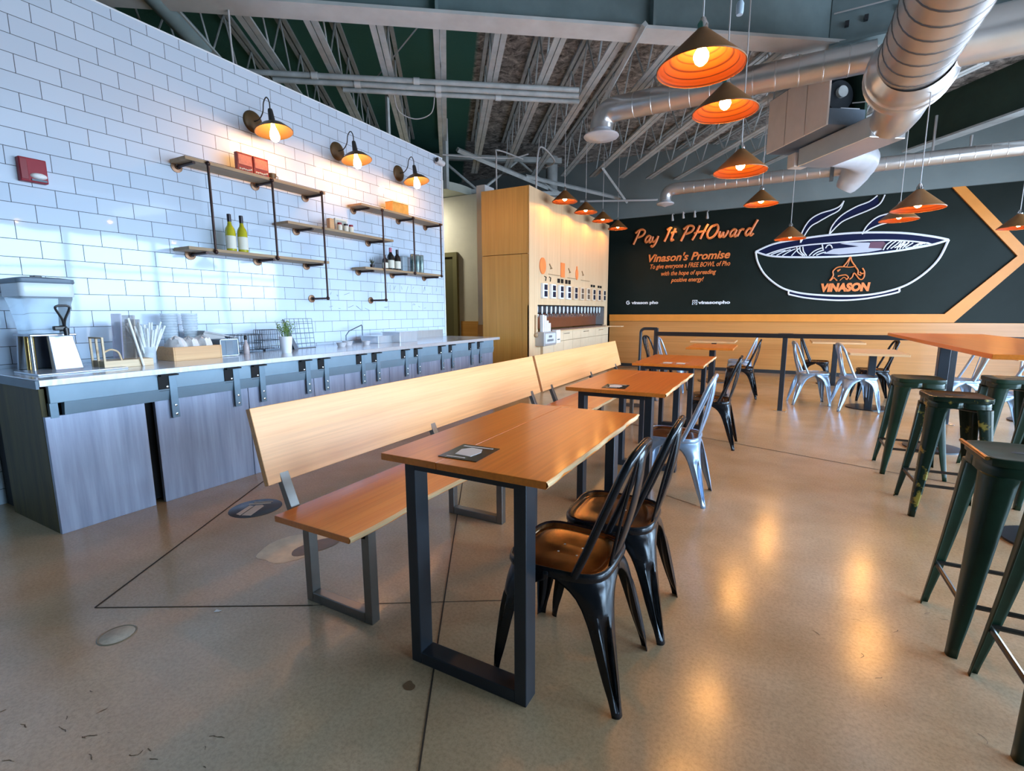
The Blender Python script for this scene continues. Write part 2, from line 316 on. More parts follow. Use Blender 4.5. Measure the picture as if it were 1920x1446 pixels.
def tag(o, label, cat, group=None, kind=None):
    if label: o['label'] = label
    if cat: o['category'] = cat
    if group: o['group'] = group
    if kind: o['kind'] = kind
    return o
class Thing:
    def __init__(s, name, label, cat, loc=(0, 0, 0), rz=0.0, group=None):
        e = bpy.data.objects.new(name, None); C.objects.link(e); e.location = loc; e.rotation_euler = (0, 0, rz); e.empty_display_size = 0.1
        tag(e, label, cat, group); s.e = e; s.loc = loc
    def part(s, name, mb, m, parent=None, world=False, label=None, **k):
        o = mb.build(name, m, parent or s.e, off=s.loc if world else (0, 0, 0), **k)
        if label: o['label'] = label
        return o
def single(name, mb, m, label, cat, loc=(0, 0, 0), rz=0.0, group=None, world=False, **k):
    o = mb.build(name, m, None, off=loc if world else (0, 0, 0), **k); o.location = loc; o.rotation_euler = (0, 0, rz)
    return tag(o, label, cat, group)
def struct(name, mb, m, parent=None, label=None, **k):
    o = mb.build(name, m, parent, **k); o['kind'] = 'structure'
    if label: o['label'] = label
    return o
def copy_tree(o, loc=None, rz=None, label=None, parent=None):
    c = o.copy(); C.objects.link(c); c.parent = parent
    if loc is not None: c.location = loc
    if rz is not None: c.rotation_euler = (0, 0, rz)
    if label: c['label'] = label
    for ch in list(o.children): copy_tree(ch, parent=c)
    return c
def catmull(pts, k=6, closed=False):
    P = [Vector(p) for p in pts]; n = len(P); out = []
    e = n if closed else n-1
    for i in range(e):
        p0 = P[(i-1) % n] if closed or i > 0 else P[i]; p1 = P[i]; p2 = P[(i+1) % n]; p3 = P[(i+2) % n] if closed or i < n-2 else p2
        for j in range(k):
            t = j/k; out.append(0.5*((2*p1)+(p2-p0)*t+(2*p0-5*p1+4*p2-p3)*t*t+(3*p1-p0-3*p2+p3)*t**3))
    if not closed: out.append(P[-1])
    return out
# roof grid: the joists and girders run at an angle to the room
RB = math.radians(35.89)
DX, DY, GX, GY = -math.sin(RB), math.cos(RB), math.cos(RB), math.sin(RB)
def roof(s, t, z): return Vector((GX*s+DX*t, GY*s+DY*t, z))

# ================================================================== THE ROOM
X_T, Y_BACK, Z_DECK = -4.55, 11.35, 4.68
def build_room():
    m = MB(); m.bx(-8.6, WIN_X+0.2, -4.2, 11.6, -0.12, 0.0); struct('floor', m, floor_m)
    # ceiling deck in the roof's own direction
    m = MB(); m.bx(-9.5, 12.5, -7.5, 14.5, Z_DECK, Z_DECK+0.12); d = struct('ceiling', m, deck_m); d.rotation_euler = (0, 0, RB)
    # the deck's texture changes where the fireproofing starts
    d.location = roof(0.45, 0, 0)
    # left: tiled partition with open air above it
    m = MB(); m.bx(X_T-0.14, X_T, -4.0, 6.2, 0.0, 3.535); w = struct('wall_left', m, tile_m)
    m = MB(); m.bx(X_T-0.15, X_T+0.012, 6.2, 6.225, 0.0, 3.545); m.bx(X_T-0.15, X_T+0.004, -4.0, 6.2, 3.535, 3.547); struct('trim_1', m, white_trim)
    # back wall: mural field, slate band above, wood wainscot below
    m = MB(); m.bx(-8.6, WIN_X+0.2, Y_BACK, Y_BACK+0.2, 0.0, Z_DECK+0.1); struct('wall_back', m, mural_m)
    m = MB(); m.bx(-8.5, WIN_X, Y_BACK-0.05, Y_BACK-0.002, 3.36, Z_DECK); struct('trim_2', m, upper_wall_m)
    m = MB(); m.bx(-3.5, WIN_X, Y_BACK-0.03, Y_BACK-0.002, 0.06, 1.05); struct('trim_3', m, wains_w, bevel=0.004)
    m = MB(); m.bx(-3.5, WIN_X, Y_BACK-0.045, Y_BACK-0.002, 0.0, 0.07); struct('baseboard_back', m, frame_m)
    # orange band that turns into an arrow pointing right
    m = MB(); y0, y1 = Y_BACK-0.05, Y_BACK-0.003
    def strip(pts):
        m.add([(x, y0, z) for x, z in pts]+[(x, y1, z) for x, z in pts], [(0, 1, 2, 3), (7, 6, 5, 4), (0, 4, 5, 1), (1, 5, 6, 2), (2, 6, 7, 3), (3, 7, 4, 0)])
    strip([(-3.5, 1.055), (2.74, 1.055), (2.60, 1.205), (-3.5, 1.205)])
    strip([(2.74, 1.055), (3.62, 2.16), (3.44, 2.16), (2.60, 1.205)])
    strip([(3.62, 2.16), (2.66, 3.36), (2.49, 3.36), (3.44, 2.16)])
    struct('trim_4', m, orange_trim)
    # right: storefront windows
    m = MB(); m.bx(WIN_X, WIN_X+0.2, -4.2, 11.6, 3.1, Z_DECK+0.1); m.bx(WIN_X, WIN_X+0.2, -4.2, 11.6, 0.0, 0.12)
    m.bx(WIN_X, WIN_X+0.2, -4.2, -0.1, 0.12, 3.1); m.bx(WIN_X, WIN_X+0.2, 10.1, 11.6, 0.12, 3.1); struct('wall_right', m, dark_wall)
    k = 0
    for i in range(6):
        ya, yb = -0.1+1.7*i, -0.1+1.7*(i+1); k += 1
        m = MB()
        for a, b, c, d in ((ya, ya+0.05, 0.12, 3.1), (yb-0.05, yb, 0.12, 3.1)): m.bx(WIN_X+0.04, WIN_X+0.12, a, b, c, d)
        for z in (0.12, 2.25, 3.05): m.bx(WIN_X+0.04, WIN_X+0.12, ya+0.05, yb-0.05, z, z+0.05)
        struct('window_%d' % k, m, frame_m)
    m = MB(); m.bx(-8.6, WIN_X+0.2, -4.2, -4.0, 0, Z_DECK+0.1); struct('wall_rear', m, dark_wall)
    # far side behind the tiled partition
    m = MB(); m.bx(-8.8, -8.6, -4.2, 11.6, 0, Z_DECK+0.1); struct('wall_far_left', m, dark_wall)
    # hallway seen past the end of the tiled partition
    yh = 8.5
    m = MB(); m.bx(-8.6, -4.75, yh, yh+0.12, 0, 3.59); struct('wall_hall', m, cream_wall)
    m = MB(); m.bx(-5.80, -4.76, yh-0.025, yh-0.001, 0.0, 1.09); struct('trim_5', m, wood('hall_wainscot', (0.50, 0.25, 0.06), (0.58, 0.31, 0.09), 'X', 0.4))
    m = MB(); m.bx(-8.6, -6.4, 6.75, yh+0.12, 3.63, 3.72); m.lathe([(0.02, 0), (1.38, 0), (1.38, 0.15), (0.02, 0.15)], (-7.0, 8.5, 3.60), 48); struct('ceiling_hall', m, hall_soffit)
    m = MB(); m.bx(-4.565, -4.40, 7.2, 7.5, 0, 3.36); struct('wall_hall_end', m, white_trim)
    m = MB(); m.bx(-4.57, -4.395, 7.185, 7.2, 0, 1.06); struct('trim_6', m, wood('hall_end_wainscot', (0.62, 0.38, 0.18), (0.70, 0.46, 0.24), 'Z', 0.4))
    # hall door: slab inside a frame
    m = MB(); m.bx(-7.0, -5.95, yh-0.05, yh-0.002, 0.02, 2.40); d = struct('door_1', m, door_m)
    m = MB(); m.bx(-5.95, -5.85, yh-0.07, yh-0.001, 0, 2.49); m.bx(-7.1, -5.95, yh-0.07, yh-0.001, 2.40, 2.49); struct('door_frame', m, mat('olive_door_frame', (0.16, 0.15, 0.07), 0.45), d)
    # saw-cut joints in the slab
    m = MB()
    def cut(a, b, w=0.006):
        a, b = Vector((*a, 0.0012)), Vector((*b, 0.0012)); t = (b-a).normalized(); q = Vector((-t.y, t.x, 0))*w/2
        m.add([a+q, a-q, b-q, b+q], [(0, 1, 2, 3)])
    cut((-2.554, 0.851), (-3.56, 2.52), 0.010); cut((-2.554, 0.851), (-1.72, 1.315), 0.007); cut((-1.72, 1.315), (-0.9, 1.80), 0.004)
    cut((-0.70, 0.70), (-0.803, 0.919)); cut((-0.803, 0.919), (-1.076, 1.366)); cut((-1.076, 1.366), (-1.736, 2.455)); cut((-1.736, 2.455), (-2.9, 4.4))
    cut((-0.32, 5.09), (0.779, 4.746), 0.012); cut((0.779, 4.746), (2.6, 4.2), 0.01); cut((-0.32, 5.09), (-1.4, 5.42), 0.010)
    cut((-0.39, 3.28), (-0.6, 3.37), 0.006)
    struct('floor_joint', m, joint_m)
    # worn patch left of the front bench leg, a small brown stain, and fine cracks
    def blot(c, rx, ry, rot, seed, z, n=28, amp=0.16):
        rr = random.Random(seed); ph = [rr.random()*6.28 for _ in range(4)]; b = MB(); vs = []
        for i in range(n):
            a = 2*PI*i/n; r = 1+amp*sum(math.sin((j+2)*a+ph[j])/(j+1.3) for j in range(4))
            x, y = rx*r*math.cos(a), ry*r*math.sin(a); vs.append((c[0]+x*math.cos(rot)-y*math.sin(rot), c[1]+x*math.sin(rot)+y*math.cos(rot), z))
        return b.add(vs, [tuple(range(n))])
    struct('floor_patch', blot((-2.25, 1.66), 0.13, 0.24, -0.35, 3, 0.0010), stain_m)
    struct('floor_patch_centre', blot((-2.16, 1.70), 0.07, 0.13, -0.35, 5, 0.0018, amp=0.08), stain_d)
    struct('floor_stain', blot((-1.035, 1.151), 0.021, 0.021, 0.3, 9, 0.0012), stain_d)
    m = MB(); rr = random.Random(21)
    for i in range(46):
        cx, cy = (rr.uniform(-2.1, -1.25)+rr.gauss(0, 0.1), rr.uniform(0.2, 0.72)) if i < 36 else (rr.uniform(0.2, 0.7), rr.uniform(1.7, 2.6))
        a = rr.uniform(-0.3, 0.9); pts = [(cx, cy)]
        for j in range(rr.randint(2, 5)):
            a += rr.uniform(-0.7, 0.7); l = rr.uniform(0.004, 0.014); pts.append((pts[-1][0]+l*math.cos(a), pts[-1][1]+l*math.sin(a)))
        for p, q in zip(pts, pts[1:]):
            pv, qv = Vector((*p, 0.0008)), Vector((*q, 0.0008)); t = (qv-pv).normalized(); w = Vector((-t.y, t.x, 0))*rr.uniform(0.0005, 0.0017)
            m.add([pv+w, pv-w, qv-w, qv+w], [(0, 1, 2, 3)])
    struct('floor_crack', m, mat('worn_crack', (0.13, 0.085, 0.05), 0.8))
build_room()

# ================================================================== ROOF STEEL
ORD = ['first', 'second', 'third', 'fourth', 'fifth', 'sixth', 'seventh', 'eighth', 'ninth', 'tenth', 'eleventh', 'twelfth', 'thirteenth', 'fourteenth', 'fifteenth', 'sixteenth', 'seventeenth', 'eighteenth']
RM = Matrix.Rotation(RB, 3, 'Z')
def rbox(m, s0, s1, t0, t1, z0, z1):
    return m.box(roof((s0+s1)/2, (t0+t1)/2, (z0+z1)/2), (abs(s1-s0), abs(t1-t0), abs(z1-z0)), M=RM)
def build_roof():
    # long plate girder across the top of the view
    T = Thing('roof_girder', 'long slate-grey plate girder crossing the ceiling above the joist ends', 'girder', tuple(roof(0, 5.1, 4.0)))
    T.part('web', rbox(MB(), -6.0, 4.3, 5.08, 5.11, 4.03, Z_DECK), girder_m, world=True)
    T.part('flange', rbox(MB(), -6.0, 4.3, 4.97, 5.24, 4.0, 4.03), girder_l, world=True, label='pale bottom flange')
    for i, s in enumerate((-0.05, 2.05)):
        T.part('stiffener', rbox(MB(), s, s+0.03, 4.98, 5.08, 4.03, Z_DECK), girder_m, world=True)
    # box beam that carries on to the right from the girder's end
    T = Thing('roof_girder', 'slate-grey steel beam with bolts behind the thick round duct', 'girder', (0.45, 6.4, 4.0))
    T.part('web', MB().bx(0.28, WIN_X, 6.46, 6.50, 4.0, Z_DECK), girder_m, world=True)
    T.part('flange', MB().bx(0.28, WIN_X, 6.40, 6.62, 3.985, 4.01), girder_m, world=True)
    T.part('cable', MB().tube([(0.3, 6.44, 4.30), (1.2, 6.44, 4.31), (2.4, 6.44, 4.30), (4.5, 6.44, 4.31)], 0.008, n=6), cord_m, world=True, label='white cable')
    for x in (0.42, 0.58, 0.85): T.part('bolt', MB().box((x, 6.435, 4.13+0.1*x), (0.035, 0.05, 0.045)), steel_dark, world=True)
    # dark green beam at the right, running with the joists
    T = Thing('roof_girder', 'dark green deep steel beam at the far right of the ceiling', 'girder', tuple(roof(7.95, 7.0, 3.97)))
    T.part('web', rbox(MB(), 7.93, 7.98, 4.3, 7.95, 4.0, Z_DECK+0.05), green_beam, world=True)
    T.part('flange', rbox(MB(), 7.84, 8.07, 4.3, 7.95, 3.97, 4.0), joist_m, world=True, label='grey bottom flange')
    T.part('stiffener', rbox(MB(), 7.88, 7.93, 5.4, 5.43, 4.0, Z_DECK), green_beam, world=True)
    # far girder where the joists land
    T = Thing('roof_girder', 'grey truss girder at the far end of the joists above the plywood tap box', 'girder', tuple(roof(-1, 10.4, 4.0)))
    T.part('chord', rbox(MB(), -3.5, 2.4, 10.34, 10.44, 4.30, 4.40), joist_m, world=True)
    T.part('chord', rbox(MB(), -3.5, 2.4, 10.34, 10.44, 3.66, 3.74), joist_m, world=True)
    for i in range(7):
        a, b = -3.3+0.8*i, -3.3+0.8*(i+1)
        z0, z1 = (3.70, 4.34) if i % 2 else (4.34, 3.70)
        T.part('diagonal', MB().cyl(roof(a, 10.39, z0), roof(b, 10.39, z1), 0.028, 8), joist_m, world=True)
    # open-web joists
    S0, PITCHJ = -1.85, 0.612
    k = 0
    for i in range(-4, 14):
        s = S0+PITCHJ*i
        t1 = min(10.33, (11.26-GY*s)/DY)
        if t1 < 6.0: break
        wide = i >= 3
        lab = 'open-web steel roof joist, %s one counted from the counter side' % ORD[k]; k += 1
        T = Thing('roof_joist', lab, 'joist', tuple(roof(s, 5.3, 4.05)), 0, 'open-web roof joists')
        T.part('bottom_chord', rbox(rbox(MB(), s-0.065, s-0.005, 5.25, t1, 4.04, 4.062), s+0.005, s+0.065, 5.25, t1, 4.04, 4.062), joist_m, world=True)
        T.part('top_chord', rbox(rbox(MB(), s-0.06, s-0.012, 5.25, t1, Z_DECK-0.04, Z_DECK-0.005), s+0.012, s+0.06, 5.25, t1, Z_DECK-0.04, Z_DECK-0.005), joist_m, world=True)
        m = MB(); t = 5.3; up = True
        while t+0.40 < t1:
            a, b = (4.05, Z_DECK-0.03) if up else (Z_DECK-0.03, 4.05)
            m.cyl(roof(s, t, a), roof(s, t+0.40, b), 0.011, 6); t += 0.40; up = not up
        T.part('web', m, joist_m, world=True)
    # three conduits crossing below the joists
    for i, (t, z, r, s0, s1, lab) in enumerate(((6.28, 3.97, 0.030, -2.2, 1.66, 'upper grey conduit pipe running under the joists'), (6.44, 3.97, 0.034, -1.95, 1.70, 'middle grey conduit pipe running under the joists'), (6.61, 3.97, 0.030, -1.2, 1.75, 'lower grey conduit pipe running under the joists'))):
        T = Thing('conduit_pipe', lab, 'pipe', tuple(roof(s0, t, z)), 0, 'conduits under the joists')
        T.part('tube', MB().cyl(roof(s0, t, z), roof(s1, t, z), r, 12), joist_m, world=True)
        for q in (s0+0.75+0.2*i, s0+1.9): T.part('coupling', MB().cyl(roof(q-0.035, t, z), roof(q+0.035, t, z), r*1.28, 12), girder_l, world=True)
    # diagonal braces, hangers and cables
    def brace(lab, a, b, w=0.05, mm=joist_m, name='diagonal_brace', cat='brace'):
        single(name, MB().tube([a, b], w/2, n=4, smooth=False), mm, lab, cat)
    brace('long grey angle brace rising across the girder beside the big pendant', roof(1.93, 4.88, 3.985), roof(2.12, 6.9, 4.02), 0.06)
    brace('grey brace sloping down to the plywood box from behind the corner of the tiled wall', (-5.0, 7.3, 4.02), (-4.3, 10.0, 3.80), 0.09)
    brace('grey brace crossing above the plywood box toward the mural', (-4.55, 9.0, 3.92), (-3.2, 10.9, 3.72), 0.08)
    brace('thin grey rod brace slanting in front of the upper conduits', (-4.75, 4.9, 4.0), (-3.3, 4.45, 4.36), 0.018)
    brace('grey strut reaching down to the mural wall beside the round diffuser', (-3.2, 9.6, 4.05), (-3.05, 10.9, 3.62), 0.06)
    single('strut_channel', MB().bx(-5.02, -4.95, 6.9, 6.97, 3.3, 4.40), joist_m, 'vertical grey strut hanging beside the end of the tiled wall', 'strut', bevel=0.004)
    single('strut_channel', MB().bx(-4.68, -4.64, 5.2, 5.24, 3.40, 4.40), joist_m, 'short vertical grey strut dropping behind the tiled wall top', 'strut', bevel=0.004)
    single('steel_column', MB().cyl((-4.66, 10.5, 0), (-4.66, 10.5, Z_DECK), 0.13, 20), joist_m, 'round grey steel column rising behind the plywood box', 'column')
    single('drain_pipe', MB().cyl(roof(-2.51, 4.6, 4.06), roof(-2.51, 6.0, 4.06), 0.095, 18), girder_m, 'thick slate pipe over the top of the tiled wall', 'pipe')
    for lab, pts, r in (('white cable hanging over the top of the tiled wall', [(-4.55, 3.0, 4.4), (-4.56, 3.05, 4.1), (-4.63, 3.1, 3.75), (-4.68, 3.15, 3.45)], 0.009),
                        ('white cable sagging beside the end of the tiled wall', [(-4.95, 6.8, 3.80), (-4.5, 7.3, 3.82), (-4.2, 7.8, 3.90), (-4.05, 8.1, 4.02)], 0.012),
                        ('grey conduit bent down onto the plywood box corner', [(-3.75, 8.2, 3.78), (-3.5, 8.0, 3.80), (-3.36, 7.2, 3.78), (-3.34, 7.0, 3.6), (-3.34, 6.95, 3.10)], 0.014),
                        ('thin grey conduit rising from the left of the plywood box', [(-4.0, 6.9, 3.10), (-4.0, 6.9, 3.65), (-4.02, 7.0, 3.78), (-4.0, 7.8, 3.85)], 0.012),
                        ('slack wire drooping under the conduits', [roof(-0.6, 6.66, 3.96), roof(-0.55, 6.75, 3.80), roof(-0.35, 6.8, 3.74), roof(-0.15, 6.75, 3.80), roof(-0.1, 6.66, 3.96)], 0.007),
                        ('horizontal grey pipe behind the pendants of the plywood box', [(-3.9, 10.3, 3.62), (-2.6, 11.0, 3.64), (-2.45, 11.1, 3.66)], 0.022)):
        single('cable', MB().tube(catmull(pts, 6), r, n=8), cord_m, lab, 'cable')
    # small pale-blue sensor hanging off the girder
    T = Thing('ceiling_sensor', 'small pale blue sensor hanging from the girder above the pendants', 'sensor', (-0.33, 3.55, 3.10))
    T.part('housing', MB().lathe([(0.001, -0.03), (0.018, -0.03), (0.022, -0.015), (0.023, 0.03), (0.016, 0.045), (0.001, 0.045)], (0, 0, 0), 16), mat('pale_blue_plastic', (0.42, 0.58, 0.72), 0.35))
    T.part('bracket', MB().tube([(0, 0, 0.05), (0, 0.02, 0.10), (0.0, 0.05, 1.58)], 0.008, n=6), cord_dark)
build_roof()

# ================================================================== DUCTS AND AIR UNIT
def spiral_duct(T, name, path, r, m=None, ring=0.22, world=True, seam=True, rm=None):
    m = m or duct_m
    P = [Vector(p) for p in path]
    T.part(name, MB().tube(P, r, n=32, caps=True), m, world=world)
    if not seam: return
    for a, c in zip(P, P[1:]):
        L = (c-a).length; k = max(1, int(L/ring))
        if L < ring*1.5: continue
        d = (c-a).normalized()
        for i in range(1, k):
            q = a+(c-a)*(i/k); T.part('seam_ring', MB().tube([q-d*0.007, q-d*0.004, q+d*0.004, q+d*0.007], [r, r*1.022, r*1.022, r], n=32, caps=False), rm or duct_m, world=world)
def arc(c, a0, a1, r, ax, ay, k=7):
    c, ax, ay = Vector(c), Vector(ax), Vector(ay)
    return [c+ax*r*math.cos(a0+(a1-a0)*i/k)+ay*r*math.sin(a0+(a1-a0)*i/k) for i in range(k+1)]
def diffuser(T, c, r):
    T.part('diffuser', MB().lathe([(r*0.45, 0.10), (r*0.62, 0.05), (r, 0.012), (r*1.02, 0.0), (r*0.97, -0.012), (r*0.5, -0.03), (r*0.06, -0.055), (0.001, -0.055)], c, 28), duct_white, world=True, label='white round diffuser')
def build_ducts():
    # fat duct A coming from above the camera toward the mural
    T = Thing('round_duct', 'thick silver round duct running toward the mural and flaring into a collar', 'duct', (0.92, 3.0, 3.5))
    spiral_duct(T, 'trunk', [(0.90, 0.6, 3.52), (0.92, 5.9, 3.49)], 0.285, ring=0.2, rm=duct_dark)
    T.part('collar', MB().lathe([(0.285, -0.05), (0.33, 0.05), (0.345, 0.12), (0.345, 0.16), (0.36, 0.18), (0.345, 0.2), (0.35, 0.30), (0.36, 0.32), (0.335, 0.36), (0.30, 0.42), (0.22, 0.48), (0.02, 0.5)], (0.93, 5.82, 3.475), 40, Matrix.Rotation(-PI/2, 3, 'X')), duct_m, world=True)
    T.part('elbow', MB().tube([(0.93, 6.12, 3.44), (0.93, 6.22, 3.32), (0.92, 6.40, 3.24), (0.90, 6.58, 3.22)], [0.27, 0.235, 0.205, 0.195], n=28), duct_m, world=True)
    # duct B, the middle branch, with diffuser at its left end
    T = Thing('round_duct', 'silver spiral duct crossing behind the largest pendants with a round diffuser', 'duct', (0, 6.4, 3.82))
    spiral_duct(T, 'trunk', [(-1.95, 6.4, 3.80), (0.68, 6.4, 3.80)], 0.145, ring=0.21)
    T.part('elbow', MB().tube([(-1.95, 6.4, 3.80)]+arc((-1.97, 6.4, 3.62), PI/2, PI*0.98, 0.18, (1, 0, 0), (0, 0, 1), 6)+[(-2.15, 6.4, 3.58)], 0.145, n=24), duct_m, world=True)
    diffuser(T, (-2.15, 6.4, 3.50), 0.22)
    # right continuation of B, larger
    T = Thing('round_duct', 'large silver round duct leaving the thick duct to the right', 'duct', (1.3, 6.0, 3.66))
    spiral_duct(T, 'trunk', catmull([(1.05, 5.85, 3.56), (1.5, 5.85, 3.57), (2.2, 5.80, 3.57), (3.0, 5.7, 3.55), (4.5, 5.5, 3.5)], 3), 0.205, ring=0.20)
    # duct C, nearest the mural
    T = Thing('round_duct', 'long thin silver duct in front of the mural with a diffuser at its left end', 'duct', (0, 9.8, 3.53))
    spiral_duct(T, 'trunk', [(-1.85, 9.8, 3.53), (0.62, 9.8, 3.53), (WIN_X, 9.8, 3.53)], 0.105, ring=0.17)
    T.part('elbow', MB().tube([(-1.85, 9.8, 3.53)]+arc((-1.86, 9.8, 3.38), PI/2, PI*0.98, 0.15, (1, 0, 0), (0, 0, 1), 6)+[(-2.01, 9.8, 3.34)], 0.105, n=20), duct_m, world=True)
    diffuser(T, (-2.01, 9.8, 3.28), 0.16)
    # rectangular trunk and the sheet-metal boot that feeds duct C
    T = Thing('rectangular_duct', 'flat rectangular metal trunk from the collar down to the thin duct', 'duct', tuple(roof(4.6, 5.3, 3.1)))
    T.part('trunk', rbox(MB(), 4.42, 4.84, 4.88, 5.95, 3.07, 3.285), duct_m, world=True, bevel=0.008)
    T.part('end_cap', rbox(MB(), 4.38, 4.58, 5.96, 6.10, 3.08, 3.25), unit_beige, world=True, bevel=0.01, label='beige end cap')
    T.part('boot', MB().tube(catmull([(0.40, 8.2, 3.36), (0.78, 8.9, 3.50), (0.98, 9.4, 3.54), (0.92, 9.68, 3.40), (0.80, 9.78, 3.20)], 4), [0.12, 0.13, 0.15, 0.165, 0.18, 0.19, 0.2, 0.205, 0.21, 0.21, 0.21, 0.2, 0.2, 0.185, 0.17, 0.15, 0.12], n=24), duct_white, world=True, label='pale sheet-metal boot')
    # beige air unit
    T = Thing('air_handler', 'beige panelled air handling unit hung beside the thick silver duct', 'air unit', tuple(roof(4.4, 5.7, 3.3)))
    T.part('casing', rbox(MB(), 4.19, 4.66, 5.22, 6.25, 3.30, 3.34), greyblue_m, world=True, bevel=0.006)
    for i in range(3):
        a, b = 5.20+0.345*i, 5.20+0.345*(i+1)-0.008
        T.part('side_panel', rbox(MB(), 4.165, 4.19, a, b, 3.295, 3.93), unit_beige, world=True, bevel=0.004)
    T.part('back_panel', rbox(MB(), 4.63, 4.66, 5.22, 6.25, 3.34, 3.93), green_beam, world=True)
    T.part('end_panel', rbox(MB(), 4.19, 4.63, 6.22, 6.25, 3.34, 3.93), green_beam, world=True)
    T.part('top_panel', rbox(MB(), 4.19, 4.66, 5.22, 6.25, 3.93, 3.95), greyblue_m, world=True)
    T.part('front_lip', rbox(MB(), 4.19, 4.63, 5.20, 5.225, 3.30, 3.47), greyblue_m, world=True, bevel=0.004)
    f = T.part('blower', MB().tube([roof(4.42, 5.34, 3.66), roof(4.42, 5.62, 3.66)], 0.16, n=24), steel_dark, world=True)
    T.part('hub', MB().tube([roof(4.42, 5.30, 3.69), roof(4.42, 5.36, 3.69)], 0.06, n=18), joist_m, f, world=True)
    T.part('tray', rbox(MB(), 4.33, 4.56, 5.205, 5.34, 3.46, 3.48), duct_white, world=True)
    T.part('cable', MB().tube(catmull([roof(4.50, 5.25, 3.55), roof(4.62, 5.10, 3.53), roof(4.72, 4.98, 3.60), roof(4.78, 4.92, 3.75)], 5), 0.007, n=6), cord_m, world=True)
    for s, t in ((4.2, 5.25), (4.2, 6.2), (4.62, 5.25), (4.62, 6.2)):
        T.part('hanger_rod', MB().cyl(roof(s, t, 3.93), roof(s, t, Z_DECK), 0.008, 6), joist_m, world=True)
    # conduit bracket under the green beam and a hanger under duct C
    T = Thing('bent_conduit', 'square bent white conduit hanging below the dark green beam', 'conduit', (2.16, 10.6, 3.9))
    T.part('tube', MB().tube([(2.02, 10.55, 4.35), (2.02, 10.55, 3.70), (2.48, 10.55, 3.72), (2.48, 10.55, 3.98)], 0.02, n=8), cord_m, world=True)
    single('duct_hanger', MB().bx(0.585, 0.64, 9.69, 9.72, 3.34, 4.40), duct_dark, 'dark vertical strap holding the thin duct beside the pale boot', 'hanger')
build_ducts()

# ================================================================== COUNTER
CT = 0.917
def build_counter():
    T = Thing('service_counter', 'long counter base of grey weathered panels with blue-grey steel brackets below the tiled wall', 'counter', (-4.0, 3.6, 0))
    W = dict(world=True)
    XF = -3.60
    T.part('end_panel', MB().bx(-4.30, XF-0.03, 1.10, 1.125, 0.0, 0.86), olivewood, label='olive-brown end panel', bevel=0.002, **W)
    T.part('rear_panel', MB().bx(-4.545, -4.30, 1.135, 1.16, 0.0, 0.86), black_void, **W)  # black sheet stands in for the shade of the recess
    T.part('core', MB().bx(-4.5, XF-0.07, 1.14, 6.05, 0.02, 0.865), black_void, label='dark inside of the counter', **W)
    ys = [1.10, 1.60, None, 1.655, 2.31, 2.93, 3.28, 3.90, 4.26, 4.62, 5.03, 5.42, 5.76, 6.06]
    prev = None
    for y in ys:
        if y is None: prev = None; continue
        if prev is not None: T.part('front_panel', MB().bx(XF-0.03, XF, prev+0.002, y-0.002, 0.0, 0.70), greywood, bevel=0.002, **W)
        prev = y
    # steel apron: upper strip and a lower strip set back, shaded openings painted on as black plates at each bracket
    T.part('apron', MB().bx(XF-0.02, XF+0.012, 1.13, 6.06, 0.775, 0.878), apron_m, bevel=0.003, **W)
    T.part('apron_ledge', MB().hexa([(XF-0.03, 1.19, 0.70), (XF+0.004, 1.19, 0.70), (XF+0.004, 6.06, 0.70), (XF-0.03, 6.06, 0.70), (XF-0.03, 1.19, 0.777), (XF+0.02, 1.19, 0.777), (XF+0.02, 6.06, 0.777), (XF-0.03, 6.06, 0.777)]), apron_m, **W)
    T.part('corner_post', MB().bx(XF-0.03, XF+0.004, 1.128, 1.165, 0.69, 0.775), bracket_m, **W)
    for y in (1.769, 2.212, 2.424, 2.858, 3.056, 3.51, 3.719, 4.159, 4.373, 4.823, 5.038, 5.484, 5.70):
        b = T.part('bracket', MB().bx(XF+0.012, XF+0.024, y-0.022, y+0.026, 0.575, 0.872), bracket_m, bevel=0.002, **W)
        T.part('notch', MB().bx(XF+0.013, XF+0.018, y-0.085, y-0.022, 0.765, 0.868), black_void, b, label='black plate painted as a shaded notch', **W)
        T.part('top_tab', MB().bx(XF+0.012, XF+0.05, y-0.08, y+0.03, 0.866, 0.876), black_void, b, label='black top tab', **W)
        for x, yy, z in ((XF+0.024, y+0.003, 0.60), (XF+0.024, y+0.003, 0.66), (XF+0.012, y-0.03, 0.79)): T.part('bolt', MB().lathe([(0.010, 0), (0.008, 0.006), (0.001, 0.008)], (x, yy, z), 10, Matrix.Rotation(PI/2, 3, 'Y')), chrome_m, b, **W)
    # worktop
    T = Thing('countertop', 'long brushed steel countertop running along the tiled wall', 'countertop', (-4.05, 3.6, CT))
    T.part('top', MB().bx(-4.53, -3.555, 1.085, 6.15, CT-0.038, CT), counter_steel, bevel=0.003, **W)
    T.part('end_strip', MB().bx(-4.53, -3.56, 1.072, 1.085, CT-0.05, CT-0.004), greyblue_m, label='dark end strip', **W)
    T.part('rear_upstand', MB().bx(-4.53, -4.515, 4.9, 6.1, CT, CT+0.10), counter_steel, **W)
    T.part('far_nosing', MB().cyl((-4.5, 6.16, CT-0.02), (-3.55, 6.16, CT-0.02), 0.02, 12), counter_steel, **W)
build_counter()

